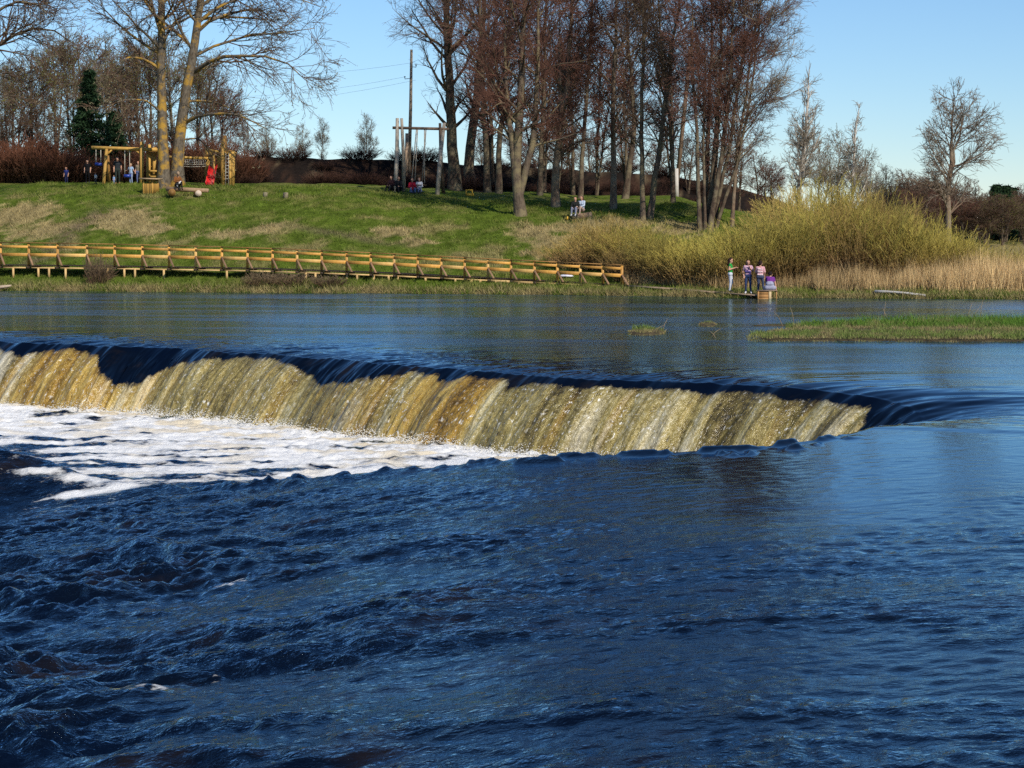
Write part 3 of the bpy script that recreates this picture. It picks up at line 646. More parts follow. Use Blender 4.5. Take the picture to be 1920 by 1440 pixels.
# two birches and the lone tree on the right
def solo(px, Yd, ptsfn, w, seed, label, mats, group=None, **kw):
    b = on_ground(WX(px, Yd), Yd); r = w*Yd/F/2
    root = make_tree(kw.pop('name', 'bare_tree'), [(px_path(b, [(q[0], q[1], 0) for q in p], Yd), r, .018) for p in ptsfn], mats, seed, **kw); root.location = b
    tag(root, label, 'tree', group); return root
BI = (M_bark_birch, M_tw_pale)
solo(1492, 108, [[(1497, 370), (1506, 300), (1513, 220), (1517, 130)]], 13, 31, 'tall slender birch with white trunk above the willow scrub', BI, 'birches above the willow scrub', name='birch_tree', shape='cone', Lmax=2.5, L1=46, L2=6, L3=5, L4=1, ang1=34, up1=.06, t0=.22, rmin=.008)
solo(1598, 109, [[(1598, 370), (1600, 320), (1604, 260), (1612, 195)]], 8, 32, 'shorter grey birch right of the white-trunked birch', BI, 'birches above the willow scrub', name='birch_tree', shape='cone', Lmax=2.1, L1=42, L2=6, L3=5, L4=1, ang1=34, up1=.06, t0=.2, rmin=.008)
solo(1777, 112, [[(1777, 440), (1778, 380), (1783, 300), (1786, 230), (1790, 178)], [(1778, 400), (1781, 330), (1796, 265), (1806, 215)]], 15, 33, 'lone leafless tree with pale rough trunk at the right', (M_bark_tan, M_tw_grey), None, shape='oval', Lmax=2.35, L1=24, L2=7, L3=6, L4=1, ang1=55, up1=.05, t0=.26, rmin=.0085)

# the pair of big lichen-covered poplars by the playground
bp = on_ground(WX(322, 126.3), 126.3)
def PP(*pts): return [W(px, py, bp.y+dy)-bp for px, py, dy in pts]
def limb(pts, wpx): return (PP(*pts), wpx*bp.y/F/2)
common = dict(shape='oval', Lmax=5.0, L2=9, L3=7, L4=2, ang1=56, up1=.02, t0=.30, rmin=.011, buds=9000, bud_mat=M_bud_pale, bud_size=.065, trunk_sides=12)
tl = make_tree('poplar_tree', [([Vector((-.45, 0, -.2))]+PP((307, 300, 0), (304, 230, 0), (303, 120, 0), (301, 0, 0), (298, -160, 0), (300, -290, 0)), .37, .05)], (M_bark_poplar, M_tw_brown), 41, L1=18,
    extra=[limb([(300, 130, 0), (275, 112, 0), (245, 106, -1), (215, 120, -2)], 7), limb([(301, 148, 0), (270, 120, .5), (240, 118, 1), (205, 150, 1)], 5), limb([(305, 215, 0), (280, 190, -1), (240, 184, -2), (190, 205, -3)], 5), limb([(300, 60, 0), (288, 20, 0), (278, -30, 0)], 7), limb([(302, 90, 0), (322, 45, 1), (345, 28, 1), (358, 24, 1)], 7)], **common)
tl.location = bp; tag(tl, 'left of the two tall lichen-covered poplars, with straight dark trunk', 'tree', 'poplars by the playground')
tr_ = make_tree('poplar_tree', [([Vector((.35, 0, -.2))]+PP((331, 290, 0), (336, 240, 0), (347, 170, 0), (362, 100, 0), (372, 30, 0), (384, -60, 0), (392, -260, 0)), .41, .05)], (M_bark_poplar, M_tw_brown), 42, L1=14,
    extra=[limb([(363, 134, 0), (390, 116, -1), (420, 105, -2), (470, 104, -3), (515, 106, -3), (560, 130, -3), (572, 150, -3)], 9), limb([(350, 228, 0), (372, 216, -1), (410, 212, -2), (455, 216, -3), (490, 238, -3), (505, 245, -3)], 8), limb([(352, 190, 0), (380, 188, 0), (405, 192, 0), (440, 206, -1)], 5),
           limb([(370, 58, 0), (395, 35, 0), (440, 22, 1), (480, 15, 1), (510, 30, 1)], 8), limb([(372, 40, 0), (400, 18, 0), (430, 2, 0), (480, -10, 0)], 8), limb([(366, 104, 0), (385, 88, 0), (420, 84, 0), (455, 64, 0), (520, 62, 0), (590, 52, 0)], 6), limb([(340, 262, 0), (370, 258, 0), (395, 285, 0), (420, 300, 0)], 4), limb([(376, 10, 0), (420, -20, 0), (500, -20, 0), (570, 0, -1), (600, 12, -1)], 7)], **common)
tr_.location = bp+Vector((0, .25, 0)); tag(tr_, 'right of the two tall lichen-covered poplars, leaning with orange trunk', 'tree', 'poplars by the playground')
# tree outside the left edge whose boughs reach in
b0 = on_ground(WX(-75, 119), 119)
def P0(*pts): return [W(px, py, 119+dy)-b0 for px, py, dy in pts]
ov = make_tree('bare_tree', [([Vector((0, 0, -.2))]+P0((-75, 250, 0), (-72, 100, 0), (-66, -100, 0), (-60, -220, 0)), .42, .05)], (M_bark_dark, M_tw_brown), 43, shape='oval', Lmax=3.0, L1=14, L2=9, L3=7, L4=2, ang1=55, up1=.0, t0=.35, buds=5000, bud_mat=M_bud_pale, bud_size=.06,
    extra=[(P0((-70, 130, 0), (-30, 100, 0), (5, 80, 0), (40, 58, 0), (80, 50, 0), (115, 62, 0), (135, 80, 0)), .16), (P0((-68, 60, 0), (-20, 30, 0), (10, 12, 0), (40, 0, 0), (90, 15, 0)), .14), (P0((-72, 160, 0), (-30, 135, 0), (10, 135, 0), (60, 160, 0)), .07), (P0((-66, -20, 0), (0, -30, 0), (60, -8, 0), (110, 20, 0)), .1), (P0((-72, 200, 0), (-20, 175, 0), (30, 180, 0), (50, 182, 0)), .06)])
ov.location = b0; tag(ov, 'boughs of a tree reaching in at the top left corner', 'tree')

# background trees: a few kinds, copied
def bg_proto(seed, H, Lmax, mats, buds=0, bmat=None, shape='oval', **kw):
    rg = np.random.RandomState(seed); l = rg.randn(2)*.4
    return make_tree('bare_tree', [([Vector((0, 0, -.2)), Vector((l[0]*.3, l[1]*.3, H*.4)), Vector((l[0], l[1], H))], .16, .02), ([Vector((0, 0, -.2)), Vector((.5, .2, H*.35)), Vector((1.2+l[0], .5, H*.85))], .12, .02)], mats, seed, shape=shape, Lmax=Lmax, L1=20, L2=7, L3=6, L4=1, ang1=42, up1=.05, t0=.2, rmin=.0105, buds=buds, bud_mat=bmat, bud_size=.09, **kw)
protos = [bg_proto(51, 11, 3.0, (M_bark_dark, M_tw_brown), 4500, M_bud_green), bg_proto(52, 11, 2.6, (M_bark_grey, M_tw_grey), 2600, M_bud_green), bg_proto(53, 10, 2.8, (M_bark_dark, M_tw_red), 0), bg_proto(54, 9, 2.6, (M_bark_dark, M_tw_brown), 800, M_bud_red)]
for p in protos: p.location = (0, 0, -500)
ORD = 'leftmost|second|third|fourth|fifth|sixth|seventh|eighth|ninth|tenth|eleventh|twelfth|thirteenth|fourteenth|fifteenth|sixteenth|seventeenth|eighteenth|nineteenth|twentieth'.split('|')
def rank_labels(objs, what, where):
    for j, o in enumerate(sorted(objs, key=lambda o: o.location.x/o.location.y)):
        o['label'] = ('leftmost '+what if j == 0 else ORD[j]+' '+what+' from the left')+' '+where
PH = [11, 11, 10, 9]; first = [True]*4
def bg_tree(k, px, Yd, top_py, label, group, rz=0, sx=1.0):
    b = on_ground(WX(px, Yd), Yd, -.1); H = W(px, top_py, Yd).z-b.z; s = H/PH[k]/1.06
    o = protos[k] if first[k] else copy_tree(protos[k]); first[k] = False
    o.location = b; o.rotation_euler = (0, 0, rz); o.scale = (s*sx, s*sx, s); tag(o, label, 'tree', group); return o
rg = np.random.RandomState(77)
lg_ = []; bw_ = []; LG = 'leafless trees behind the playground'
for j, (k, px, Yd, top, sx) in enumerate([(0, -40, 150, 110, 1), (1, 18, 158, 128, 1), (0, 62, 148, 92, 1.1), (2, 30, 165, 118, 1), (0, 108, 152, 58, 1.0), (1, 138, 163, 70, 1), (2, 165, 166, 60, 1.1), (1, 205, 160, 78, 1), (0, 232, 152, 96, 1), (2, 262, 164, 68, 1), (0, 285, 158, 60, .9), (1, 330, 162, 58, 1.1), (0, 372, 155, 92, 1.0), (1, 402, 163, 120, 1), (2, 425, 160, 150, 1), (3, 80, 146, 190, 1.2), (3, 5, 145, 205, 1.3), (3, 250, 148, 190, 1.2)]):
    lg_.append(bg_tree(k, px, Yd, top, 'leafless tree in the thicket behind the playground', LG, rg.rand()*6, sx*1.05))
rank_labels(lg_, 'leafless tree', 'in the thicket behind the playground')
for k, px, Yd, top, lab in [(3, 462, 158, 222, 'low bushy tree at the left end of the embankment crest'), (1, 505, 160, 232, 'small rounded tree on the embankment right of the playground'), (1, 568, 160, 238, 'thin small tree left of a rounded one on the embankment skyline'), (1, 603, 158, 226, 'rounded leafless tree on the embankment skyline'), (1, 686, 159, 220, 'narrow leafless tree on the embankment skyline near the old swing')]:
    bg_tree(k, px, Yd, top, lab, 'small trees on the embankment skyline', rg.rand()*6, .85)
# thicket behind the grove and the wood on the far right
for px, top, Yd in [(905, 250, 158), (960, 240, 160), (1010, 230, 162), (1060, 245, 158), (1110, 240, 161), (1170, 250, 159), (1230, 255, 160), (1290, 245, 150), (1340, 250, 140), (1385, 262, 132), (1425, 285, 126), (1450, 300, 122)]+[]:
    bw_.append(bg_tree(3 if rg.rand() < .6 else 2, px, Yd, top, 'reddish brushwood tree behind the grove', 'brushwood behind the grove', rg.rand()*6, 1.25))
rank_labels(bw_, 'reddish brushwood tree', 'far behind the grove trunks')
bk_ = []
for px, top, Yd in [(925, 30, 144), (1020, 20, 143), (1075, 40, 139), (1118, 85, 142), (1175, 50, 140), (1262, 60, 139), (1045, 150, 137)]:
    bk_.append(bg_tree(2, px, Yd, top, 'red-brown tree', 'red-brown trees between the grove trunks', rg.rand()*6, .8))
rank_labels(bk_, 'red-brown tree', 'standing just behind the grove')
sb_ = []
for px, top, Yd in [(1535, 270, 118), (1565, 255, 121), (1630, 290, 118), (1655, 318, 116)]:
    sb_.append(bg_tree(1, px, Yd, top, 'small greyish tree behind the birches', 'small trees behind the birches', rg.rand()*6, .95))
rank_labels(sb_, 'small greyish tree', 'behind the birches')
for j in range(72):
    Yd = 165+85*rg.rand(); px = 1640+rg.rand()*345; top = np.interp(px, [1640, 1700, 1780, 1850, 1990], [352, 356, 362, 374, 378])+rg.randn()*8-(8 if rg.rand() < .2 else 0)
    if 1700 < px < 1740: top -= 12
    bg_tree([3, 2, 3, 0][j % 4], px, Yd, top, 'brown leafless tree in the distant wood at right', 'distant wood at the right edge', rg.rand()*6, 1.9)

# spruces
def make_spruce(seed, H, Wd, dense=1.0):
    rg = np.random.RandomState(seed); root = empty('spruce_tree')
    m = MB(); m.tube([(0, 0, -.2), (0, 0, H*.5), (0, 0, H)], [.18, .11, .02], 7); m.build('trunk', M_bark_dark, root, True)
    n = int(260*dense); t = rg.rand(n)**.9; z = H*(.05+.94*t); az = rg.uniform(0, 6.283, n)
    L = Wd*(1.03-t)**.85*rg.uniform(.55, 1.15, n)*(1+.3*np.sin(az*2+seed)); K = 5; q = np.linspace(0, 1, K)
    P = np.stack([np.cos(az)[:, None]*L[:, None]*q, np.sin(az)[:, None]*L[:, None]*q, z[:, None]+L[:, None]*(-.30*q+.22*q*q)], -1)
    # needle sprays hanging from each branch
    m2 = int(46*dense); f = rg.rand(n, m2)**.8; k = np.minimum((f*(K-1)).astype(int), K-2); ff = (f*(K-1)-k)[..., None]
    i = np.arange(n)[:, None]; c = P[i, k]*(1-ff)+P[i, k+1]*ff; c = (c+rg.randn(n, m2, 3)*np.array([.10, .10, .05])).reshape(-1, 3)
    d = unit(np.repeat(P[:, -1]-P[:, 0], m2, 0)*.6+rg.randn(n*m2, 3)*.7*np.repeat(L, m2)[:, None]); d[:, 2] -= .35; d = unit(d)
    s = rg.uniform(.14, .34, (n*m2, 1)); b = unit(np.cross(d, rg.randn(n*m2, 3)))*s*.20
    V = np.stack([c-b, c+b, c+d*s], 1).reshape(-1, 3)
    mesh_np('crown', V, T=np.arange(len(V)).reshape(-1, 3), mat=M_spruce, parent=root, smooth=False)
    return root
M_spruce = mat_simple('spruce_needles', (.030, .062, .022), (.012, .030, .012), 1.5, .8, 0, .15)
sp = make_spruce(3, 8.2, 2.3); b = on_ground(WX(172, 142), 142); sp.location = b; sp.scale = (1, 1, (W(172, 128, 142).z-b.z)/8.2)
tag(sp, 'tall dark green spruce behind the wooden swing frame', 'tree')
sp2 = make_spruce(4, 5.0, 1.9); sp2.location = on_ground(WX(218, 141), 141); tag(sp2, 'smaller spruce beside the tall one behind the swing frame', 'tree')
for px, top, Yd, lab in [(1866, 346, 225, 'left of two dark spruces rising above the distant wood'), (1884, 348, 228, 'right of two dark spruces rising above the distant wood'), (1773, 356, 235, 'spruce half hidden behind the lone tree'), (1897, 352, 240, 'far spruce near the right edge above the wood')]:
    o = copy_tree(sp2); b = on_ground(WX(px, Yd), Yd); s = (W(px, top, Yd).z-b.z)/5; o.location = b; o.scale = (s*1.1, s*1.1, s); tag(o, lab, 'tree')

# shrubs: many upright shoots
M_shoot = mat_attr('willow_shoots', .7, .15, .35, 3.0, 0.0, .38)
def make_shrub(name, seed, H, R, n, cb, ct, sub=5, splay=.55, rmin=.007, wob=.09):
    rg = np.random.RandomState(seed); a = rg.uniform(0, 6.283, n); r = R*.5*np.sqrt(rg.rand(n))
    base = np.stack([np.cos(a)*r, np.sin(a)*r, np.full(n, -.1)], 1)
    d = unit(np.stack([np.cos(a)*r/R*2*splay+rg.randn(n)*.22, np.sin(a)*r/R*2*splay+rg.randn(n)*.22, np.ones(n)], 1))
    L = H*(.45+.66*rg.rand(n)**.8)*(1-.25*(r/R*2)**2); K = 5; P = np.empty((n, K, 3)); P[:, 0] = base; p = base
    for k in range(1, K): d = unit(d+wob*rg.randn(n, 3)); p = p+d*(L/(K-1))[:, None]; P[:, k] = p
    Rr = rmin+(rmin*1.6)*(1-np.linspace(0, 1, K))[None]*np.ones((n, 1))
    P2, R2 = spawn(P, Rr, sub, .25, 1.0, 24, 10, lambda t, pl: pl*(.42-.2*t), 3, .10, .06, .8, rmin*.8, rg)
    P3, R3 = spawn(P2, R2, 2, .2, 1.0, 26, 10, lambda t, pl: pl*.45, 2, .0, .0, .8, rmin*.75, rg)
    V, Q = tube_parts([(P, Rr, 3), (P2, R2, 3), (P3, R3, 3)])
    z = np.clip(V[:, 2]/H, 0, 1)[:, None]; mix = ss(.12, .7, z+.08*rg.randn(len(V), 1)); c = np.array(cb)*(1-mix)+np.array(ct)*mix
    root = empty(name); mesh_np('shoots', V, Q, mat=M_shoot, parent=root, col=c)
    return root
CB = (.36, .225, .095); CT = (.47, .38, .085)
wil = [make_shrub('willow_shrub', 61, 3.0, 2.4, 230, CB, CT, 5, .5), make_shrub('willow_shrub', 62, 3.0, 2.4, 240, (.31, .19, .08), (.40, .34, .08), 5, .45), make_shrub('willow_shrub', 63, 3.0, 2.4, 210, (.38, .23, .11), (.45, .32, .10), 5, .5)]
wf = [True]*3
def willow(k, px, Yd, top, sx, label, group='willow scrub along the waterside'):
    b = on_ground(WX(px, Yd), Yd, -.05); top += rg.randn()*11; H = W(px, top, Yd).z-b.z; o = wil[k] if wf[k] else copy_tree(wil[k]); wf[k] = False
    o.location = b; s = H/3.05; o.scale = (sx, sx, s); o.rotation_euler = (0, 0, rg.rand()*6); tag(o, label, 'shrub', group); return o
ws = [(2, 1085, 104.5, 446, .9), (2, 1120, 104, 432, .9), (0, 1160, 103.5, 428, .9), (2, 1140, 105, 422, 1), (0, 1205, 102.5, 436, 1), (2, 1190, 100.8, 452, .8), (1, 1245, 100, 446, 1), (0, 1275, 99, 452, 1), (0, 1312, 98.2, 440, 1), (2, 1330, 100, 446, 1), (1, 1352, 98, 440, 1), (0, 1390, 97.8, 425, 1.05), (1, 1432, 98, 402, 1.1), (0, 1470, 98, 388, 1.15),
      (1, 1512, 98.5, 378, 1.2), (0, 1545, 99, 372, 1.2), (2, 1580, 98, 382, 1.2), (0, 1612, 98.5, 376, 1.2), (2, 1640, 99, 376, 1.2), (1, 1660, 98, 384, 1.2), (0, 1696, 98, 398, 1.15), (1, 1725, 99, 412, 1.1), (0, 1755, 98, 428, 1.1), (0, 1790, 99, 444, 1.0), (1, 1825, 100, 456, 1.0), (0, 1862, 101, 462, 1.0), (1, 1900, 101, 466, 1),
      (2, 1495, 104, 350, 1.3), (0, 1540, 105, 345, 1.3), (1, 1585, 105, 352, 1.3), (2, 1635, 104, 358, 1.3), (1, 1675, 104, 372, 1.2)]
wl_ = []
for k, px, Yd, top, sx in ws:
    wl_.append(willow(k, px, Yd, top, sx, 'yellow-green leafless willow shrub in the scrub along the far bank'))
qx = [o for o in wl_ if o.location.y < 101.2]; q1 = [o for o in qx if o.location.x < 14.6]; q2 = [o for o in qx if o.location.x >= 14.6]; q3 = [o for o in wl_ if o.location.y >= 101.2]
rank_labels(q1, 'waterside willow shrub', 'behind the plank walkway'); rank_labels(q2, 'waterside willow shrub', 'behind the pale reeds right of the box'); rank_labels(q3, 'willow shrub', 'in the back row of the bank scrub')
# rusty scrub at the foot of the thicket on the left and on the embankment
rust = make_shrub('brown_shrub', 64, 2.4, 2.6, 300, (.10, .050, .030), (.15, .062, .036), 5, .7, .010)
bram = make_shrub('bramble', 66, 2.4, 2.6, 220, (.030, .018, .014), (.085, .042, .028), 4, .9, .009, .16)
bf = True
rf = True; rs_ = []
for px, Yd, top, sx in [(-20, 139, 285, 1.3), (20, 138.5, 268, 1.4), (50, 139, 262, 1.4), (82, 138, 258, 1.4), (112, 138, 276, 1.3), (140, 139, 300, 1.1), (230, 140, 292, 1.2), (262, 141, 270, 1.3), (300, 142, 262, 1.3), (345, 143, 268, 1.3), (380, 143, 266, 1.3), (415, 144, 262, 1.2), (450, 145, 290, 1.0)]:
    b = on_ground(WX(px, Yd), Yd, -.05); o = rust if rf else copy_tree(rust); rf = False; o.location = b; o.scale = (sx, sx, (W(px, top, Yd).z-b.z)/2.45); o.rotation_euler = (0, 0, rg.rand()*6)
    tag(o, 'rust-brown leafless shrub at the foot of the thicket', 'shrub', 'rusty scrub behind the playground'); rs_.append(o)
rank_labels(rs_, 'rust-brown shrub', 'at the foot of the playground thicket')
for j in range(60):
    px = 440+rg.rand()*900; Yd = 143+rg.rand()*10; b = on_ground(WX(px, Yd), Yd, -.05); o = bram if bf else copy_tree(bram); bf = False; o.location = b; s = rg.uniform(.25, .55); o.scale = (s*1.4, s*1.4, s); o.rotation_euler = (0, 0, rg.rand()*6)
    tag(o, 'low dark bramble on the burnt embankment', 'shrub', 'brambles on the burnt embankment')
# dry bushes by the boardwalk
dry = make_shrub('dry_shrub', 65, 1.3, 1.1, 130, (.17, .11, .06), (.26, .19, .11), 4, .9, .007)
for j, (px, Yd, top, sx, lab) in enumerate([(183, 104.2, 470, .75, 'thin dry bush growing up in front of the boardwalk'), (545, 101.9, 505, 1.2, 'low pale dry bush under the boardwalk, left of a darker one'), (490, 102.2, 504, .9, 'tuft of pale dead stalks under the boardwalk'), (615, 101.4, 512, 1.0, 'low brown dead bush under the boardwalk')]):
    b = on_ground(WX(px, Yd), Yd, -.05); o = dry if j == 0 else copy_tree(dry); o.location = b; o.scale = (sx, sx, (W(px, top, Yd).z-b.z)/1.35); o.rotation_euler = (0, 0, j*1.3); tag(o, lab, 'shrub')

# grass, dead grass and reeds
M_blade = mat_attr('grass_blades', .85, .12, .3, 6.0)
def blades(x, y, h, wdt, colr, rg, lean=.35, z=None):
    n = len(x); z = gz(x, y) if z is None else z; a = rg.uniform(0, 6.283, n)
    b = np.stack([np.cos(a), np.sin(a), 0*a], 1)*(wdt/2)[:, None]; p = np.stack([x, y, z-.02], 1)
    tip = p+np.stack([rg.randn(n)*lean*h, rg.randn(n)*lean*h, h], 1)
    V = np.stack([p-b, p+b, tip], 1).reshape(-1, 3); C = np.repeat(colr, 3, 0); C = C.reshape(-1, 3, 3); C[:, 2] *= 1.12; return V, C.reshape(-1, 3)
rg = np.random.RandomState(91)
n = 150000; x = rg.uniform(-31, 29, n); v = .05+26*rg.rand(n)**1.15; y = shore(x)+v; c = ground_col(x, y)*rg.uniform(.75, 1.35, (n, 1))
tanness = ss(.9, 1.7, c[:, 0]/c[:, 1]*1.5)
h = rg.uniform(.06, .15, n)*(1+1.1*tanness)*(1+.4*pn(x*.8, y*.8, 171)); h = np.where(v < 2.5, h*1.5, h)
V, C = blades(x, y, h, rg.uniform(.02, .045, n), c, rg, .6)
g = mesh_np('grass', V, T=np.arange(len(V)).reshape(-1, 3), mat=M_blade, smooth=False, col=C); tag(g, 'short spring grass with dry tufts on the far bank', kind='stuff')
# dry fringe at the water's edge
n = 26000; x = rg.uniform(-31, 30, n); y = shore(x)+rg.uniform(-.12, .9, n)*(.5+.5*rg.rand(n)); pt = fbm(x*.5, y*.5, 3, .6, 173)
t_ = ss(-.25, .35, pt+.3*rg.randn(n))[:, None]; c = (TAN*1.05*t_+GREEN*1.1*(1-t_))*rg.uniform(.6, 1.35, (n, 1))
V, C = blades(x, y, rg.uniform(.08, .28, n), rg.uniform(.015, .04, n), c, rg, .7); g = mesh_np('dry_grass', V, T=np.arange(len(V)).reshape(-1, 3), mat=M_blade, smooth=False, col=C); tag(g, "matted dry grass along the far water's edge", kind='stuff')
# reeds
n = 42000; x = np.concatenate([rg.uniform(5.6, 17, 15000), rg.uniform(14.5, 29, n-15000)]); n = len(x)
v = np.where(x < 14.5, 3.0+2.6*rg.rand(n), 2.2+4.2*rg.rand(n)); y = shore(x)+v; hh = np.where(x < 14.5, .75, 1.15)+.55*ss(18, 24, x); h = hh*rg.uniform(.45, 1.1, n)*(1+.35*pn(x*.7, y*.7, 175))
wv = rg.rand(n, 1); c = (np.array((.58, .42, .20))*wv+np.array((.40, .26, .125))*(1-wv))*(.8+.45*ss(14, 22, x)[:, None])*rg.uniform(.75, 1.25, (n, 1))
kp = rg.rand(n) < .35+.9*ss(-.35, .25, fbm(x*.9, y*.5, 3, .6, 176)); x, y, h, c = x[kp], y[kp], h[kp]*(1+.4*fbm(x[kp]*1.7, y[kp], 2, .5, 177)), c[kp]; n = len(x)
V, C = blades(x, y, h, rg.uniform(.015, .032, n), c, rg, .22); g = mesh_np('reeds', V, T=np.arange(len(V)).reshape(-1, 3), mat=M_blade, smooth=False, col=C); tag(g, 'pale dry reeds in front of the willow scrub', kind='stuff')

# grassy islet in the river
def wpt(px, py): d = ray(px, py); k = -CAMZ/d.z; return d.x*k, d.y*k
def islet(name, outline, label, hz, nb, seed, gh=.30):
    rg = np.random.RandomState(seed); P = np.array([wpt(*q) for q in outline]); c = P.mean(0)
    for _ in range(2): a = P*.75+np.roll(P, -1, 0)*.25; b = P*.25+np.roll(P, -1, 0)*.75; P = np.stack([a, b], 1).reshape(-1, 2)
    m = len(P); rings = [1.0, .93, .8, .5, .2]; zs = [-.25, .0, hz, hz*1.2, hz*1.25]; V = []
    for f, z in zip(rings, zs): q = c+(P-c)*f; V.append(np.stack([q[:, 0], q[:, 1], z+.03*pn(q[:, 0]*3, q[:, 1]*3, seed)], 1))
    V.append(np.array([[c[0], c[1], hz*1.25]])); V = np.concatenate(V); Q = []; T = []
    for r in range(4): Q += [(r*m+i, r*m+(i+1) % m, (r+1)*m+(i+1) % m, (r+1)*m+i) for i in range(m)]
    T = [(4*m+i, 4*m+(i+1) % m, 5*m) for i in range(m)]
    o = mesh_np(name, V, Q, T, mat=M_mud); tag(o, label, kind='structure')
    # blades inside the outline
    bb0, bb1 = P.min(0), P.max(0); q = rg.uniform(bb0, bb1, (nb*4, 2)); x, y = q.T; ins = np.zeros(len(q), bool); j = m-1
    for i in range(m):
        cnd = ((P[i, 1] > y) != (P[j, 1] > y)) & (x < (P[j, 0]-P[i, 0])*(y-P[i, 1])/(P[j, 1]-P[i, 1]+1e-12)+P[i, 0]); ins ^= cnd; j = i
    q = q[ins][:nb]; x, y = q.T; n = len(x)
    d = np.sqrt(((q[:, None]-P[None, ::2])**2).sum(-1)).min(1); edge = ss(.9, .15, d)
    pt = fbm(x*.9, y*.5, 3, .6, 181+seed); fr_ = ss(.75, .25, (y-bb0[1])/(bb1[1]-bb0[1])+.25*pt); mid_ = np.exp(-(((y-bb0[1])/(bb1[1]-bb0[1])-.45-.1*pt)/.07)**2); dryf = np.clip(.6*edge+.8*ss(.0, .5, pt)+.45*fr_+.9*mid_-.15, 0, 1)[:, None]*rg.uniform(.5, 1.2, (n, 1)); dryf = np.clip(dryf, 0, 1)
    c = (np.array((.085, .165, .022))*(1-dryf)+np.array((.27, .20, .10))*dryf)*rg.uniform(.65, 1.35, (n, 1))
    h = gh*rg.uniform(.4, 1.15, n)*(1-.45*edge)*(1-.45*fr_)*(1-.5*mid_)*(1-.35*dryf[:, 0])*(1+.5*pn(x*1.3, y*1.3, 187)); z = np.where(d < .4, 0.0, hz)
    V, C = blades(x, y, h, rg.uniform(.012, .026, n), c, rg, .45, z)
    g = mesh_np('grass', V, T=np.arange(len(V)).reshape(-1, 3), mat=M_blade, smooth=False, col=C); tag(g, 'green grass growing on the '+('long' if nb > 9000 else 'small')+' river islet', kind='stuff'); return o
M_mud = mat_simple('islet_mud', (.10, .075, .04), (.05, .04, .022), 4, .9, .8, .1, bdist=.05)
islet('islet', [(1375, 640), (1480, 641), (1650, 641), (1800, 642), (1990, 642), (2060, 625), (1980, 606), (1800, 606), (1640, 610), (1500, 613), (1460, 622)], 'long low grassy islet in the upper river', .10, 46000, 7, .30)
islet('islet', [(1172, 628), (1210, 630), (1244, 628), (1250, 622), (1225, 616), (1185, 618)], 'small grass tuft islet left of the long one', .05, 3200, 8, .26)
islet('islet', [(1308, 612), (1335, 613), (1348, 609), (1330, 604), (1312, 606)], 'tiny grass tuft behind the small islet', .03, 1200, 9, .25)
islet('islet', [(1392, 612), (1470, 612), (1500, 609), (1440, 608)], 'thin strip of mud off the long islet tip', .02, 500, 10, .12)
# stray dead stalks standing in the shallows
m = MB()
for px, py, dx, hgt in [(1330, 632, .35, .25), (1345, 634, -.25, .22), (1240, 622, .2, .4), (1470, 612, -.35, .5), (1490, 611, -.15, .65), (1655, 612, .1, .8), (1666, 610, -.2, .6), (1810, 606, .25, .7), (1818, 606, .4, .6), (1835, 606, .15, .8), (1215, 628, .5, .3)]:
    x, y = wpt(px, py); m.tube([(x, y, -.1), (x+dx*.5, y, hgt*.6), (x+dx, y+.1, hgt)], [.012, .009, .005], 4)
o = m.build('dead_stalks', mat_simple('stalk', (.32, .24, .14)), None, True); tag(o, 'sparse dead reed stalks standing in the shallows by the islet', kind='stuff')
# ------------------------------------------------------------------ built things
def wood(name, c1, c2, rough=.65): return mat_simple(name, c1, c2, 7, rough, .25, .25, (1, 1, .25), .01, .30)
M_rail = wood('varnished_pine', (.68, .36, .080), (.52, .25, .05), .5); M_rail2 = wood('varnished_pine_light', (.76, .48, .16), (.64, .36, .10), .5)
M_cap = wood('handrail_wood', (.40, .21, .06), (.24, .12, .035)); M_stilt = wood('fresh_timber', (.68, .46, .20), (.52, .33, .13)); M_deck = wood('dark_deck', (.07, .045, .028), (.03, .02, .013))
M_brace = wood('weathered_brace', (.34, .20, .11), (.23, .135, .075))
# boardwalk: rail posts at these picture columns, with rail top and deck rows
cols = [-106, -53, 1, 54, 108, 163, 215, 267, 317, 367, 416, 464, 511, 557, 603, 650, 695, 739, 783, 827, 871, 915, 958, 1002, 1045, 1088, 1130, 1166]
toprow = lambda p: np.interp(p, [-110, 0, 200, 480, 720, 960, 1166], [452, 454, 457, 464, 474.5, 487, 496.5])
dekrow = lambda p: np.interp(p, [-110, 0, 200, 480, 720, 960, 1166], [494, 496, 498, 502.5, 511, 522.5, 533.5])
bwY = lambda p: float(np.interp(p, [-110, 0, 480, 960, 1190], [108.6, 107.2, 104.2, 101.0, 98.6]))
bw = empty('boardwalk', tuple(W(1166, 533, bwY(1166)))); BO = Vector(bw.location)
def B(px, py, off=0.0):           # off: metres toward the river
    Yd = bwY(px); p = W(px, py, Yd); n = Vector((-.20, -.98, 0)); return p+n*off-BO
tag(bw, 'long orange wooden boardwalk with railing along the far bank', 'boardwalk')
post = {}
for j, p in enumerate(cols):
    m = MB(); m.beam(B(p, dekrow(p)+5), B(p, toprow(p)+1.6), .13, .12, (0, 1, 0)); m.build('post', M_rail2 if j % 4 == 1 else M_rail, bw)
    m = MB(); midr = toprow(p)*.5+dekrow(p)*.5+1; a = B(p+1, midr, .075); b = B(p+14, dekrow(p+14)+.5, .42); m.beam(a, b, .09, .10, (0, 1, 0)); m.build('brace', M_brace, bw)
    m = MB(); m.beam(B(p, dekrow(p)+4.4, -1.4), B(p+5, dekrow(p+5)+4.6, .60), .09, .10); m.build('joist', M_deck, bw)
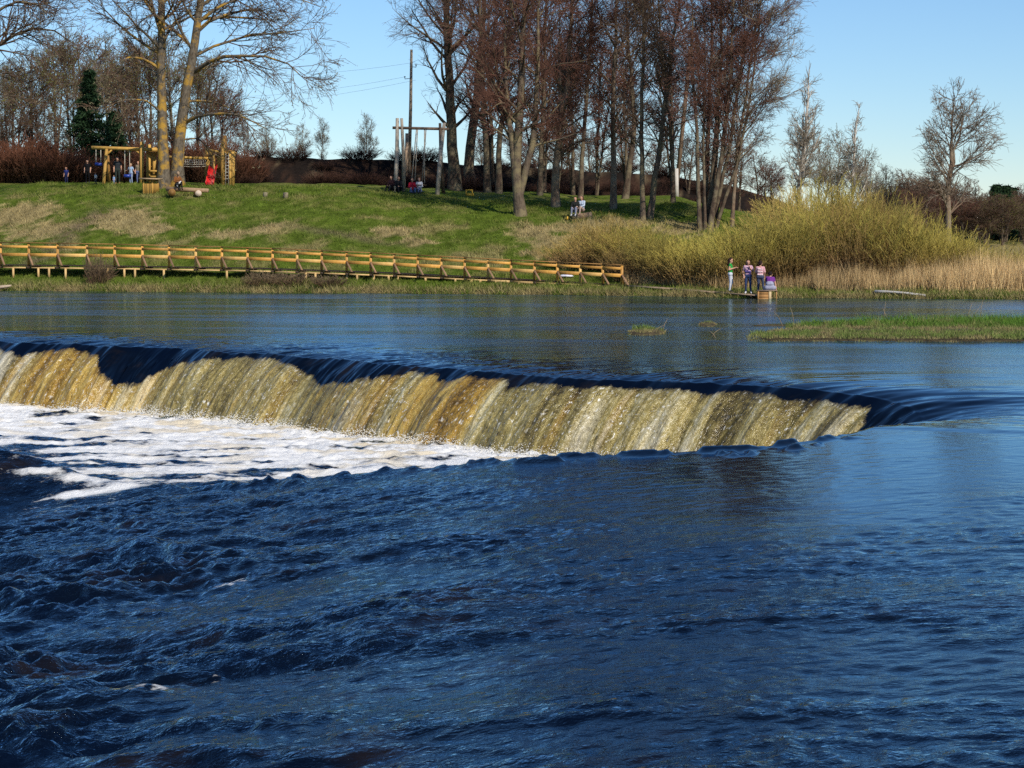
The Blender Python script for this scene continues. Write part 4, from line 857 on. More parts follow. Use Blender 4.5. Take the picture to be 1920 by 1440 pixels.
for j in range(len(cols)-1):
    p, q = cols[j], cols[j+1]; mm = [M_rail, M_rail2, M_rail][(j*7) % 3]
    for nm, fr, hh in (('rail', .19, .125), ('rail', .545, .165)):
        a = B(p, toprow(p)*(1-fr)+dekrow(p)*fr, .072); b = B(q, toprow(q)*(1-fr)+dekrow(q)*fr, .072); d = (b-a)*.004
        m = MB(); m.beam(a+d, b-d, .035, hh); m.build(nm, mm if nm == 'rail' and fr > .3 else M_rail, bw)
    if j % 2 == 0:
        q2 = cols[min(j+2, len(cols)-1)]; a = B(p, toprow(p)+.4, .03); b = B(q2, toprow(q2)+.4, .03); d = (b-a)*.002
        m = MB(); m.beam(a+d, b-d, .17, .045); m.build('handrail', M_cap, bw)
    a = B(p, dekrow(p)+5.4, .10); b = B(q, dekrow(q)+5.4, .10); d = (b-a)*.003
    m = MB(); m.beam(a+d, b-d, .05, .07 if p < 900 else .11); m.build('edge_beam', M_stilt, bw)
# deck planks, laid crosswise
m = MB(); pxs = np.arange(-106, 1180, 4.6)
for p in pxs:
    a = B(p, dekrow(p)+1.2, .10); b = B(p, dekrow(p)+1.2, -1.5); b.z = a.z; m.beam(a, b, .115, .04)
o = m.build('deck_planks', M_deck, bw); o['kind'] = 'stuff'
for px, a_, b_ in [(-40, 0, 0), (27, 502, 517), (74, 501, 514.5), (94, 501, 514.8), (125, 501.5, 516), (204, 504, 517.5), (235, 504, 517.5), (255, 504, 517), (309, 505, 513.5), (427, 506, 513.5), (575, 512, 514.5), (593, 512.5, 517.5), (652, 515, 518), (671, 515, 520.5), (702, 517, 522), (730, 518, 522.5), (747, 518.5, 523.5), (799, 520.5, 525.5), (855, 522, 528), (885, 523, 530.5), (902, 524, 530), (931, 524, 533), (974, 529, 535), (1027, 530, 535), (1071, 533, 536), (1151, 535, 540), (1168, 536, 541)]:
    a = B(px, dekrow(px)+6, .14); g = a+BO; gzv = float(gz(g.x, g.y)); b = Vector((a.x, a.y, gzv-BO.z-.1))
    if b.z > a.z-.12: b.z = a.z-.25
    m = MB(); m.beam(b, a, .10, .09, (0, 1, 0)); m.build('stilt', M_stilt, bw)

# low plank walkway running down to the water, with the box at its end
M_plank = wood('grey_plank', (.36, .26, .18), (.22, .15, .10)); M_box = wood('box_boards', (.42, .22, .075), (.30, .15, .05)); M_boxl = wood('box_pale_board', (.66, .50, .28), (.5, .36, .19))
pw = empty('plank_walkway'); A0 = W(1178, 536, 98.0); A1 = W(1428, 554.5, 92.6); pw.location = A0
dv = (A1-A0); side = Vector((-dv.y, dv.x, 0)).normalized()
if side.y < 0: side = -side
for j in range(4):
    for k in range(3):
        m = MB(); a = dv*(k/3+.002)+side*(j*.21); b = dv*((k+1)/3-.002)+side*(j*.21); m.beam(a, b, .19, .05); m.build('plank', M_plank, pw)
for k, f in enumerate((.05, .28, .5, .72, .93)):
    for s_ in (0.0, .62):
        c = dv*f+side*s_; m = MB(); m.beam(c+Vector((0, 0, -.62)), c+Vector((0, 0, -.03)), .09, .09, (0, 1, 0)); m.build('support', M_deck, pw)
    m = MB(); m.beam(dv*f-side*.12+Vector((0, 0, -.07)), dv*f+side*.75+Vector((0, 0, -.07)), .08, .08); m.build('crosspiece', M_deck, pw)
tag(pw, 'low weathered plank walkway sloping from the boardwalk to the water', 'walkway')
bxw = empty('landing_box', tuple(W(1432, 562, 91.9))); bxw.location.z = -.12
for k in range(3):
    m = MB(); m.beam((-.26, 0, .09+.155*k), (.26, 0, .09+.155*k), .035, .15); m.build('board', M_box, bxw)
    m = MB(); m.beam((-.26, .48, .09+.155*k), (.26, .48, .09+.155*k), .035, .15); m.build('board', M_box, bxw)
    for sx in (-.245, .245): m = MB(); m.beam((sx, .02, .09+.155*k), (sx, .46, .09+.155*k), .03, .15); m.build('board', M_box if sx < 0 else M_boxl, bxw)
for sx in (-.255, .285): m = MB(); m.beam((sx, -.03, -.1), (sx, -.03, .50), .07 if sx < 0 else .12, .03, (0, 1, 0)); m.build('corner_post', M_box if sx < 0 else M_boxl, bxw)
for k in range(4): m = MB(); m.beam((-.30, -.0+.155*k, .50), (.62, -.0+.155*k, .50), .145, .04); m.build('lid_board', M_plank, bxw)
m = MB(); m.beam((.58, -.0, -.1), (.58, -.0, .48), .05, .05, (0, 1, 0)); m.build('corner_post', M_box, bxw)
tag(bxw, 'small wooden box step at the water end of the plank walkway', 'box')
# pale slab on the right bank
sb = empty('landing_slab', tuple(on_ground(WX(1642, 93.0), 93.0))); M_conc = mat_simple('weathered_slab', (.50, .48, .45), (.34, .32, .29), 5, .85, .4)
m = MB(); q = [on_ground(WX(px, Y_), Y_, dz) for px, Y_, dz in ((1642, 93.0, .17), (1665, 92.9, .17), (1700, 92.7, .11), (1738, 92.4, .03))]; q = [p-Vector(sb.location) for p in q]
prof = [(-.30, -.05), (-.34, .0), (-.30, .045), (.30, .045), (.34, .0), (.30, -.05)]; V = []
for j, p in enumerate(q):
    sc = (.8, 1, 1, .8)[j]
    V += [tuple(p+Vector((a*.2, a*sc, b*(1.5 if j == 0 else 1)))) for a, b in prof]
Q = [(j*6+i, j*6+(i+1) % 6, (j+1)*6+(i+1) % 6, (j+1)*6+i) for j in range(3) for i in range(6)]; T = [(0, i+1, i) for i in range(1, 5)]+[(18, 18+i, 19+i) for i in range(1, 5)]
m.add(V, Q, T); m.build('slab', M_conc, sb)
m = MB(); m.beam(q[0]+Vector((.1, 0, -.3)), q[0]+Vector((.12, 0, 0)), .5, .12, (0, 1, 0)); m.build('footing', mat_simple('footing_earth', (.2, .14, .08)), sb)
tag(sb, 'long pale grey slab lying on the right bank by the reeds', 'slab')
# driftwood at the left edge
m = MB(); a = W(-30, 540, 103.6); m.tube([a, W(0, 538.5, 103.6), W(12, 537, 103.7), W(21, 535.5, 103.8)], [.09, .09, .075, .05], 8); o = m.build('driftwood_log', wood('driftwood', (.48, .38, .27), (.3, .22, .15)), None, True); tag(o, "pale driftwood log on the shore at the left edge", 'log')

# ---- playground
YP = 128.5
M_pole = wood('yellow_pole', (.62, .37, .09), (.45, .25, .055)); M_pole2 = wood('brown_pole', (.36, .19, .05), (.24, .12, .035)); M_rope = mat_simple('rope', (.60, .55, .45), (.45, .4, .32), 20); M_blue = mat_simple('blue_plastic', (.015, .045, .30), (.012, .035, .22), 3, .4, .0, .5); M_red = mat_simple('red_plastic', (.72, .025, .02), (.6, .02, .018), 3, .4, .0, .5)
def tub(name, mat, parent, o, pts, r, n=8):
    m = MB(); m.tube([Vector(p)-o for p in pts], r, n); return m.build(name, mat, parent, True)
def gb(px, Yd, dz=-.15): return on_ground(WX(px, Yd), Yd, dz)
sf = empty('playground_swing', tuple(gb(232, YP, 0))); O = Vector(sf.location)
tub('top_beam', M_pole, sf, O, [W(172, 276.5, YP), W(300, 281, YP)], [.11, .11])
tub('post', M_pole, sf, O, [gb(195, YP-.9), W(200, 280, YP-.05)], [.12, .10]); tub('post', M_pole2, sf, O, [gb(207, YP+1.0), W(201, 281, YP+.05)], [.11, .10]); tub('post', M_pole, sf, O, [gb(266, YP-.12), W(266.5, 266, YP-.12)], [.14, .13])
tub('brace', M_pole, sf, O, [W(200, 291, YP), W(211, 279, YP)], [.06, .06], 6); tub('brace', M_pole, sf, O, [W(265, 290, YP), W(252, 280, YP)], [.06, .06], 6)
for x0_, mt, yb in ((180, M_blue, 309), (234, M_blue, 331)):
    sw = empty('hanging_swing', tuple(W(x0_+4.5, yb, YP))); so = Vector(sw.location)
    for dx in (0, 9): tub('rope', M_rope, sw, so, [W(x0_+dx, 278.5, YP), W(x0_+dx, yb-2, YP)], [.022, .022], 5)
    m = MB(); m.beam(W(x0_-1, yb-1, YP)-so, W(x0_+11, yb-1, YP)-so, .34, .20, bev=.05); m.build('seat', mt, sw)
    tag(sw, 'blue child swing seat hanging from the frame\'s left end' if x0_ < 200 else 'swing seat hanging from the frame near its right post', 'swing')
tag(sf, 'yellow wooden pole swing frame in front of the spruce', 'playground swing')
# left climbing tower behind the poplars
ct = empty('climbing_tower', tuple(gb(286, YP+.6, 0))); O = Vector(ct.location)
for px, top, dy, w_ in ((279, 271, 0, .15), (290, 276, .2, .13), (303, 276, 0, .13), (283, 280, 1.6, .12), (300, 280, 1.6, .12)): tub('post', M_pole, ct, O, [gb(px, YP+.5+dy), W(px, top, YP+.5+dy)], [w_, w_])
for py in (279.5, 286): tub('top_log', M_pole2, ct, O, [W(275, py, YP+.35), W(306, py+1, YP+.35)], [.10, .10])
for py in (321, 331.5): tub('rung', M_pole, ct, O, [W(278, py, YP+.3), W(305, py, YP+.3)], [.07, .07])
m = MB(); m.box(W(287, 300, YP+.9)-O, .35, .05, 1.1); m.build('side_board', M_pole, ct)
m = MB(); m.box(W(292, 313, YP+1.2)-O, .95, 1.0, .07); m.build('platform', M_pole2, ct)
tag(ct, 'wooden climbing tower partly hidden behind the poplar trunks', 'climbing frame')
# rope net bridge
nb_ = empty('net_bridge', tuple(gb(355, YP+.6, 0))); O = Vector(nb_.location)
tub('top_beam', M_pole, nb_, O, [W(306, 294, YP+.6), W(390, 297, YP+.6)], [.09, .09])
tub('post', M_pole, nb_, O, [gb(331, YP+.9), W(331, 292, YP+.9)], [.09, .09])
for j in range(14):
    px = 330+j*4.2; tub('net_rope', M_rope, nb_, O, [W(px, 297, YP+.6), W(px+1.0, 304, YP+.55), W(px+.4, 311.5, YP+.6)], .018, 4)
for k in range(4): tub('net_rope', M_rope, nb_, O, [W(328, 298+k*4.2, YP+.6), W(358, 300+k*4.3, YP+.6), W(386, 299.5+k*4.1, YP+.6)], .018, 4)
tag(nb_, 'rope net hanging from a beam between the two climbing towers', 'climbing net')
# right tower with slide and rope ladder
tt_ = empty('climbing_tower', tuple(gb(415, YP, 0))); O = Vector(tt_.location)
for px, top, dy, w_, mt in ((389, 278, .9, .17, M_pole), (394, 280, 1.6, .13, M_pole), (409, 281, .8, .10, M_pole2), (418, 259, 0, .14, M_pole), (422, 254, 1.9, .12, M_pole2), (432, 285, .1, .13, M_pole), (437, 283, .1, .14, M_pole), (401, 290, 0, .08, M_pole)): tub('post', mt, tt_, O, [gb(px, YP+dy), W(px, top, YP+dy)], [w_, w_])
tub('crossbeam', M_pole2, tt_, O, [W(384, 292.5, YP+.7), W(420, 292.5, YP+.7)], [.10, .10])
for j, (a, b, c, d_) in enumerate(((396, 282, 440, 290), (404, 285, 441, 283), (414, 279, 443, 288), (410, 290, 442, 291))): tub('roof_log', M_pole2 if j % 2 else M_pole, tt_, O, [W(a, b, YP+.3+j*.25), W(c, d_, YP+.3+j*.25)], [.08, .07])
m = MB(); m.box(W(413, 304, YP+.5)-O, .42, .06, .85); m.build('side_board', M_pole, tt_)
m = MB(); m.box(W(404, 314, YP+.9)-O, 1.0, 1.3, .08); m.build('platform', M_pole2, tt_)
m = MB(); top = W(400, 312.5, YP+.2); bot = gb(393.5, YP-1.6, .12); ex = Vector((.24, 0, 0))
m.beam(top-O, bot-O, .44, .06, (0, -.6, .8)); m.build('slide', M_red, tt_)
for sgn in (-1, 1): m = MB(); m.beam(top-O+ex*sgn+Vector((0, 0, .07)), bot-O+ex*sgn+Vector((0, 0, .07)), .05, .16, (0, -.6, .8)); m.build('slide_side', M_red, tt_)
for px in (423.5, 429): tub('ladder_rope', M_rope, tt_, O, [W(px, 287, YP), gb(px, YP-.05, .05)], [.025, .025], 5)
for k in range(8): tub('rung', M_rope, tt_, O, [W(423, 292+k*6.2, YP), W(429.5, 292+k*6.2, YP)], [.03, .03], 5)
for k in range(6): tub('rung', M_pole2, tt_, O, [W(417, 300+k*7, YP-.08), W(422, 301.5+k*7, YP-.08)], [.045, .045], 6)
tag(tt_, 'wooden climbing tower with red slide and rope ladder', 'climbing frame')
# litter bin with roof
hb = hit(283, 363.5); lb = empty('litter_bin', tuple(hb), math.radians(-22)); M_bin = wood('bin_slats', (.50, .28, .06), (.36, .19, .04)); M_bind = wood('bin_roof', (.42, .29, .17), (.28, .19, .11))
for k in range(5):
    for (x0_, y0q, dx, dy) in ((-.30+.15*k, -.36, .136, .03), (-.30+.15*k, .36, .136, .03), (-.36, -.30+.15*k, .03, .136), (.36, -.30+.15*k, .03, .136)):
        m = MB(); m.box((x0_, y0q, .31), dx, dy, .62, .005); m.build('slat', M_bin, lb)
for sx in (-.31, .31):
    for sy in (-.31, .31): m = MB(); m.beam((sx, sy, 0), (sx, sy, .90), .07, .07, (0, 1, 0)); m.build('post', M_bin, lb)
m = MB(); m.beam((-.55, 0, .935), (.55, 0, .905), 1.0, .09, bev=.03); m.build('roof', M_bind, lb)
m = MB(); m.box((0, 0, .05), .66, .66, .06); m.build('base', M_bin, lb); tag(lb, 'square slatted wooden litter bin with flat roof on the lawn', 'litter bin')
# log bench
h0 = hit(352, 368); be = empty('log_bench', tuple(h0)); Yb = h0.y; O = h0
tub('seat_log', wood('bench_log', (.46, .30, .17), (.32, .2, .11)), be, O, [W(312, 354, Yb+.3), W(391, 357.5, Yb-.1)], [.15, .13], 10)
M_end = mat_simple('log_end', (.62, .50, .40), (.5, .36, .25), 3)
for px, py in ((322, 361), (371, 362.5)):
    c = W(px, py, Yb+.1); s_ = tub('support_log', M_pole2, be, O, [c+Vector((-.12, .42, 0)), c+Vector((.10, -.42, 0))], [.21, .21], 12)
    m = MB(); m.tube([c+Vector((.10, -.42, 0))-O, c+Vector((.102, -.428, 0))-O], [.19, .19], 12); m.build('log_end', M_end if px > 350 else M_pole2, s_)
tag(be, 'log bench on round supports below the poplars', 'bench')
for px, py, r_, hh_, lab in ((497, 369, .14, .26, 'left of two short stumps on the lawn'), (535, 371.5, .16, .32, 'right of two short stumps on the lawn')):
    b = hit(px, py); m = MB(); m.tube([b+Vector((0, 0, -.05)), b+Vector((.02, 0, hh_*.6)), b+Vector((.03, 0, hh_))], [r_*1.1, r_, r_*.95], 10); o = m.build('tree_stump', M_bark_grey, None, True)
    m2 = MB(); m2.tube([b+Vector((.03, 0, hh_)), b+Vector((.03, 0, hh_+.006))], [r_*.85, r_*.85], 10); m2.build('cut_face', M_end, o); tag(o, lab, 'stump')

# ---- the tall old village swing
YS = hit(790, 360).y; vs = empty('village_swing', tuple(gb(790, YS, 0))); O = Vector(vs.location); M_old = wood('grey_weathered_pole', (.42, .37, .30), (.26, .22, .17)); M_old2 = wood('dark_weathered_pole', (.16, .11, .075), (.09, .06, .04))
for px0, px1, top, dy, mt, r_ in ((741, 745, 222, -.9, M_old, .14), (757.5, 753, 222, .9, M_old, .12), (820, 833, 231, -.9, M_old, .14), (832, 825, 231, .9, M_old2, .12)):
    b = gb(px0, YS+dy); tub('post', mt, vs, O, [b, (b+W(px1, top, YS-dy*.15))*.5+Vector((.05 if px0 < 800 else -.05, 0, 0)), W(px1, top, YS-dy*.15)], [r_*1.15, r_, r_*.8], 8)
tub('crossbar', M_old2, vs, O, [W(736, 239.5, YS), W(842, 242, YS)], [.09, .09])
for a, b_, c, d_ in ((781, 241, 772, 338), (799, 241, 791, 345), (783, 241, 778, 338), (796, 241, 796, 344)): tub('hanging_rod', M_old, vs, O, [W(a, b_, YS), W(c, d_, YS-.3)], [.035, .035], 5)
m = MB(); m.box(W(783, 347, YS-.3)-O, 1.1, .7, .07); m.build('platform', M_old2, vs); tag(vs, 'tall old pole swing with crossbar left of the grove', 'swing')
# utility poles
up_ = empty('utility_pole', tuple(gb(766, 150, 0))); O = Vector(up_.location)
tub('pole', wood('pole_wood', (.27, .22, .16), (.16, .125, .09)), up_, O, [gb(767, 150.2, -.3), W(770, 200, 150.2), W(771.5, 93, 150.2)], [.15, .13, .10])
tub('stub', wood('pole_stub', (.44, .32, .21), (.3, .2, .13)), up_, O, [gb(761.5, 149.9, -.3), W(763.5, 250, 149.9)], [.15, .15])
for px, py in ((780, 124), (759, 146)): tub('insulator', M_old2, up_, O, [W(771, py+1, 150.1), W(px, py+2, 150.05), W(px, py-3, 150.05)], [.02, .03, .07], 6)
tag(up_, 'wooden utility pole with short stub standing behind the old swing', 'utility pole')
up2 = empty('utility_pole', tuple(gb(1268, 138, 0))); O = Vector(up2.location)
tub('stub', mat_simple('concrete_stub', (.60, .56, .49), (.45, .4, .34), 4), up2, O, [gb(1268, 137.8, -.3), W(1268, 316, 137.8)], [.17, .15]); tub('pole', wood('pole_wood2', (.30, .2, .13), (.19, .12, .08)), up2, O, [W(1270, 340, 138.1), W(1284, 200, 138.1), W(1295, 86, 138.1)], [.15, .14, .12])
tag(up2, 'leaning brown utility pole on a white post among the grove trees', 'utility pole')
M_wire = mat_simple('wire', (.10, .11, .13), None, 3, .5, 0, .3)
for (pa, pb, lab) in (((771, 118), (440, 142), 'top power line running left from the utility pole'), ((760, 144), (430, 182), 'middle power line running left from the utility pole'), ((780, 150), (430, 198), 'bottom power line running left from the utility pole')):
    m = MB(); a = W(*pa, 150); b = W(*pb, 172); pts = [a+(b-a)*t_+Vector((0, 0, -.5*4*t_*(1-t_)*.6)) for t_ in np.linspace(0, 1, 9)]; m.tube(pts, .007, 4); o = m.build('power_line', M_wire, None, True); tag(o, lab, 'cable')
# small yellow frame
b = hit(880, 366); yf = empty('yellow_frame', tuple(b)); M_yel = mat_simple('yellow_paint', (.70, .42, .05), (.6, .34, .04), 3, .5)
for (a, c) in (((-.2, 0, 0), (-.2, 0, .36)), ((.2, 0, 0), (.2, 0, .36))): m = MB(); m.beam(a, c, .07, .3, (0, 1, 0)); m.build('upright', M_yel, yf)
for z_ in (.04, .33): m = MB(); m.beam((-.165, 0, z_), (.165 if z_ > .2 else .30, 0, z_), .3, .075 if z_ > .2 else .14); m.build('board', M_yel, yf)
tag(yf, 'small yellow open wooden frame on the grass at the grove foot', 'toy')
# log behind the seated couple, bag, red cloth
b = hit(1092, 410); Yc = b.y; m = MB(); m.tube([W(1072, 407, Yc), W(1092, 405.5, Yc), W(1109, 402.5, Yc+.1)], [.17, .19, .17], 10); o = m.build('seat_log', M_bark_tan, None, True); tag(o, 'fallen log the couple sits on under the grove', 'log')
def blob(name, c, sx, sy, sz, mat, seed, sub=3, parent=None):
    bm = bmesh.new(); bmesh.ops.create_icosphere(bm, subdivisions=sub, radius=1); V = np.array([v.co[:] for v in bm.verts]); T = np.array([[v.index for v in f.verts] for f in bm.faces]); bm.free()
    V = V*(1+.22*pn(V[:, 0]*2+seed, V[:, 1]*2+V[:, 2]*1.7, seed)[:, None]); V[:, 2] = np.maximum(V[:, 2], -.55)
    return mesh_np(name, V*np.array([sx, sy, sz])+np.array(c), T=T, mat=mat, parent=parent)
o = blob('bag', hit(1063, 412)+Vector((0, 0, .08)), .16, .12, .15, M_yel, 3); tag(o, 'yellow bag on the grass beside the seated couple', 'bag')
b = hit(1062, 521); bl = empty('picnic_cloth', tuple(b)); blob('folded_cloth', (0, 0, .06), .34, .22, .09, mat_simple('white_cloth', (.75, .74, .78), (.5, .5, .6)), 4, 3, bl); blob('red_bundle', (.05, .05, .13), .15, .13, .10, mat_simple('red_cloth', (.5, .03, .07), (.3, .02, .05)), 5, 3, bl); tag(bl, 'red and white bundle lying behind the boardwalk railing', 'cloth')

# ------------------------------------------------------------------ people
def capsule(a, b, ra, rb, n=10, m=4):
    a = np.array(a, float); b = np.array(b, float); d = b-a; L = np.linalg.norm(d); t = d/max(L, 1e-6) if L > 1e-6 else np.array([0, 0, 1.])
    ref = np.array([1., 0, 0]) if abs(t[2]) > .8 else np.array([0, 0, 1.]); x = np.cross(t, ref); x /= np.linalg.norm(x); y = np.cross(t, x)
    rings = [(a, -t, ra, math.pi/2*(1-k/m)) for k in range(1, m+1)]+[(b, t, rb, math.pi/2*k/m) for k in range(0, m)]
    V = []; ang = np.arange(n)*2*math.pi/n
    for c, ax, r, e in rings: V.append(c+ax*r*math.sin(e)+(np.cos(ang)[:, None]*x+np.sin(ang)[:, None]*y)*r*math.cos(e))
    V = np.concatenate(V+[[a-t*ra], [b+t*rb]]); R = 2*m; Q = [(k*n+i, k*n+(i+1) % n, (k+1)*n+(i+1) % n, (k+1)*n+i) for k in range(R-1) for i in range(n)]
    T = [(R*n, (i+1) % n, i) for i in range(n)]+[(R*n+1, (R-1)*n+i, (R-1)*n+(i+1) % n) for i in range(n)]
    return V, Q, T
_pm = {}
def cmat(c, rough=.85):
    k = tuple(c)
    if k not in _pm: _pm[k] = mat_simple('cloth_%d' % len(_pm), c, tuple(v*.72 for v in c), 14, rough, .2, .15)
    return _pm[k]
dg = bpy.context.evaluated_depsgraph_get
def remesh(name, caps, vox, cols, parent):
    """capsules -> one continuous surface, coloured by the nearest capsule"""
    m = MB()
    for a, b, ra, rb, tg in caps: m.add(*capsule(a, b, ra, rb))
    o = m.build(name, None, None); md = o.modifiers.new('r', 'REMESH'); md.mode = 'VOXEL'; md.voxel_size = vox
    sm = o.modifiers.new('s', 'SMOOTH'); sm.factor = .5; sm.iterations = 2
    ev = o.evaluated_get(bpy.context.evaluated_depsgraph_get()); me = bpy.data.meshes.new_from_object(ev); old = o.data; o.modifiers.clear(); o.data = me; bpy.data.meshes.remove(old)
    n = len(me.polygons); C = np.empty(n*3); me.polygons.foreach_get('center', C); C = C.reshape(-1, 3)
    tags = []; best = np.full(n, 1e9); who = np.zeros(n, np.int32)
    for a, b, ra, rb, tg in caps:
        if tg not in tags: tags.append(tg)
        a = np.array(a, float); b = np.array(b, float); d = b-a; L2 = max((d*d).sum(), 1e-9); t_ = np.clip(((C-a)@d)/L2, 0, 1); dist = np.linalg.norm(C-a-t_[:, None]*d, axis=1)-(ra+(rb-ra)*t_)
        w_ = dist < best; best[w_] = dist[w_]; who[w_] = tags.index(tg)
    me.materials.clear()
    for tg in tags: me.materials.append(cmat(cols[tg]))
    me.polygons.foreach_set('material_index', who); me.polygons.foreach_set('use_smooth', np.ones(n, bool)); me.update(); o.parent = parent; return o
SKIN = (.60, .33, .22)
def hand(caps, w, d, up, vox):
    w = Vector(w); d = Vector(d).normalized(); u = Vector(up); s = d.cross(u).normalized(); u = s.cross(d).normalized()
    caps.append((w, w+d*.07, .026, .034, 'skin'))
    if vox > .014: caps.append((w+d*.07, w+d*.14, .032, .018, 'skin')); return
    for k, (off, L) in enumerate(((-.030, .072), (-.010, .082), (.011, .077), (.031, .060))):
        b = w+d*.085+s*off; k1 = b+d*L*.55-u*.008; caps.append((b, k1, .0115, .0105, 'skin')); caps.append((k1, k1+(d*.75-u*.6).normalized()*L*.5, .0105, .009, 'skin'))
    b = w+d*.03-s*.03; k1 = b+(d*.7-s*.8).normalized()*.045; caps.append((b, k1, .014, .012, 'skin')); caps.append((k1, k1+(d*.95-s*.2).normalized()*.035, .012, .010, 'skin'))
def person(label, loc, rz, J, cols, vox=.011, hair=None, hairc=(.04, .022, .015), group=None, sleeve=.5, scale=1.0, skirt=False, cap=None, legs_skin=False, extra=None):
    """J: joints in metres, facing +y, standing on z=0"""
    root = empty('person', tuple(loc), rz); root.scale = (scale,)*3; g = lambda k: Vector(J[k]); c = []
    hd = g('head'); nk = g('neck'); ch = g('chest'); pv = g('pelvis'); f = Vector(J.get('face', (0, 1, 0))).normalized(); upv = (hd-nk).normalized(); sd = f.cross(upv).normalized()
    c += [(hd+upv*.035, hd-upv*.02, .094, .082, 'skin'), (hd-upv*.05+f*.035, hd-upv*.07+f*.045, .052, .040, 'skin'), (hd+f*.088-upv*.0, hd+f*.105-upv*.03, .011, .016, 'skin'), (nk-upv*.05, hd-upv*.06, .052, .046, 'skin')]
    if vox < .014:
        for s_ in (-1, 1): c += [(hd+f*.083+sd*.033*s_+upv*.012, hd+f*.084+sd*.036*s_+upv*.012, .011, .011, 'eye'), (hd+sd*.086*s_-upv*.005, hd+sd*.089*s_-upv*.04, .017, .012, 'skin')]
        c += [(hd+f*.082-sd*.02-upv*.062, hd+f*.082+sd*.02-upv*.062, .009, .009, 'lip')]
    sl, sr, hl, hr = g('sl'), g('sr'), g('hl'), g('hr')
    c += [(sl, sr, .062, .062, 'top'), (ch+(sl-ch)*.45, pv+(hl-pv)*.55, .105, .095, 'top'), (ch+(sr-ch)*.45, pv+(hr-pv)*.55, .105, .095, 'top'), (ch, pv, .115, .105, 'top'), (sl*.5+ch*.5, sr*.5+ch*.5, .09, .09, 'top')]
    if J.get('bust', 1): c += [(ch+f*.06+sd*.055, ch+f*.065+sd*.06, .065, .065, 'top'), (ch+f*.06-sd*.055, ch+f*.065-sd*.06, .065, .065, 'top')]
    c += [(hl, hr, .115, .115, 'legs'), (pv-Vector((0, 0, .02)), pv-Vector((0, 0, .05)), .12, .11, 'legs')]
    for S_, E, W_, Hh in (('sl', 'el', 'wl', 'dl'), ('sr', 'er', 'wr', 'dr')):
        s_, e, w_ = g(S_), g(E), g(W_); q = s_+(e-s_)*sleeve if sleeve < 1 else e
        if sleeve > 0: c.append((s_, q, .060, .053, 'top'))
        if sleeve < 1: c.append((q, e, .044, .038, 'skin'))
        lt = 'top' if sleeve >= 1.5 else 'skin'; c.append((e, w_, .041, .027, lt)); hand(c, w_, J.get(Hh, tuple(w_-e)), J.get(Hh+'u', (0, 0, 1)), vox)
    lt = 'skin' if legs_skin else 'legs'
    for H_, K_, A_, T_ in (('hl', 'kl', 'al', 'tl'), ('hr', 'kr', 'ar', 'tr')):
        h_, k_, a_, t_ = g(H_), g(K_), g(A_), g(T_); c += [(h_, k_, .088, .060, 'legs'), (k_, k_+(a_-k_)*.35, .058, .058, lt), (k_+(a_-k_)*.35, a_, .058, .042, lt), (a_+(t_-a_)*-.25, t_, .043, .036, 'shoe'), (a_, a_+(t_-a_)*.4, .046, .044, 'shoe')]
    if extra: c += extra
    cc = dict(skin=SKIN, eye=(.03, .02, .02), lip=(.45, .16, .13)); cc.update(cols)
    remesh('body', c, vox, cc, root)
    if hair:
        hc = [(hd+upv*.045-f*.018, hd-f*.03, .098, .092, 'hair')]
        for q in hair: hc.append((hd+sd*q[0]+f*q[1]+upv*q[2], hd+sd*q[3]+f*q[4]+upv*q[5], q[6], q[7], 'hair'))
        remesh('hair', hc, max(vox, .011), {'hair': hairc}, root)
    if cap is not None:
        remesh('cap', [(hd+upv*.07-f*.01, hd+upv*.085-f*.03, .098, .09, 'cap'), (hd+upv*.05+f*.09, hd+upv*.045+f*.14, .045, .03, 'cap')], max(vox, .012), {'cap': cap}, root)
    tag(root, label, 'person', group); return root
STAND = dict(head=(0, .02, 1.50), neck=(0, 0, 1.38), chest=(0, .0, 1.18), pelvis=(0, 0, .90), sl=(-.16, 0, 1.31), sr=(.16, 0, 1.31), hl=(-.085, 0, .86), hr=(.085, 0, .86), el=(-.22, -.03, 1.05), wl=(-.21, .08, .83), er=(.22, -.03, 1.05), wr=(.21, .08, .83),
             kl=(-.095, .02, .47), kr=(.095, .02, .47), al=(-.10, -.02, .08), ar=(.10, -.02, .08), tl=(-.115, .12, .035), tr=(.115, .12, .035))
SIT = dict(head=(0, .06, .86), neck=(0, .03, .74), chest=(0, .02, .54), pelvis=(0, 0, .26), sl=(-.17, .02, .67), sr=(.17, .02, .67), hl=(-.09, .03, .20), hr=(.09, .03, .20), el=(-.23, .10, .42), wl=(-.12, .32, .38), er=(.23, .10, .42), wr=(.12, .32, .38), kl=(-.12, .42, .36), kr=(.12, .42, .36), al=(-.12, .50, -.03), ar=(.12, .50, -.03), tl=(-.12, .64, -.08), tr=(.12, .64, -.08))
LONG = [(-.05, -.06, .02, -.06, -.08, -.20, .06, .055), (.05, -.06, .02, .06, -.08, -.20, .06, .055), (0, -.085, 0, 0, -.10, -.24, .07, .05)]
def stand(**k): d = dict(STAND); d.update(k); return d
def sit(**k): d = dict(SIT); d.update(k); return d
def on_plank(px): f = (px-1178)/(1428-1178); p = A0+dv*f; return p+side*.28+Vector((0, 0, .03))
RZ = lambda deg: math.radians(deg)
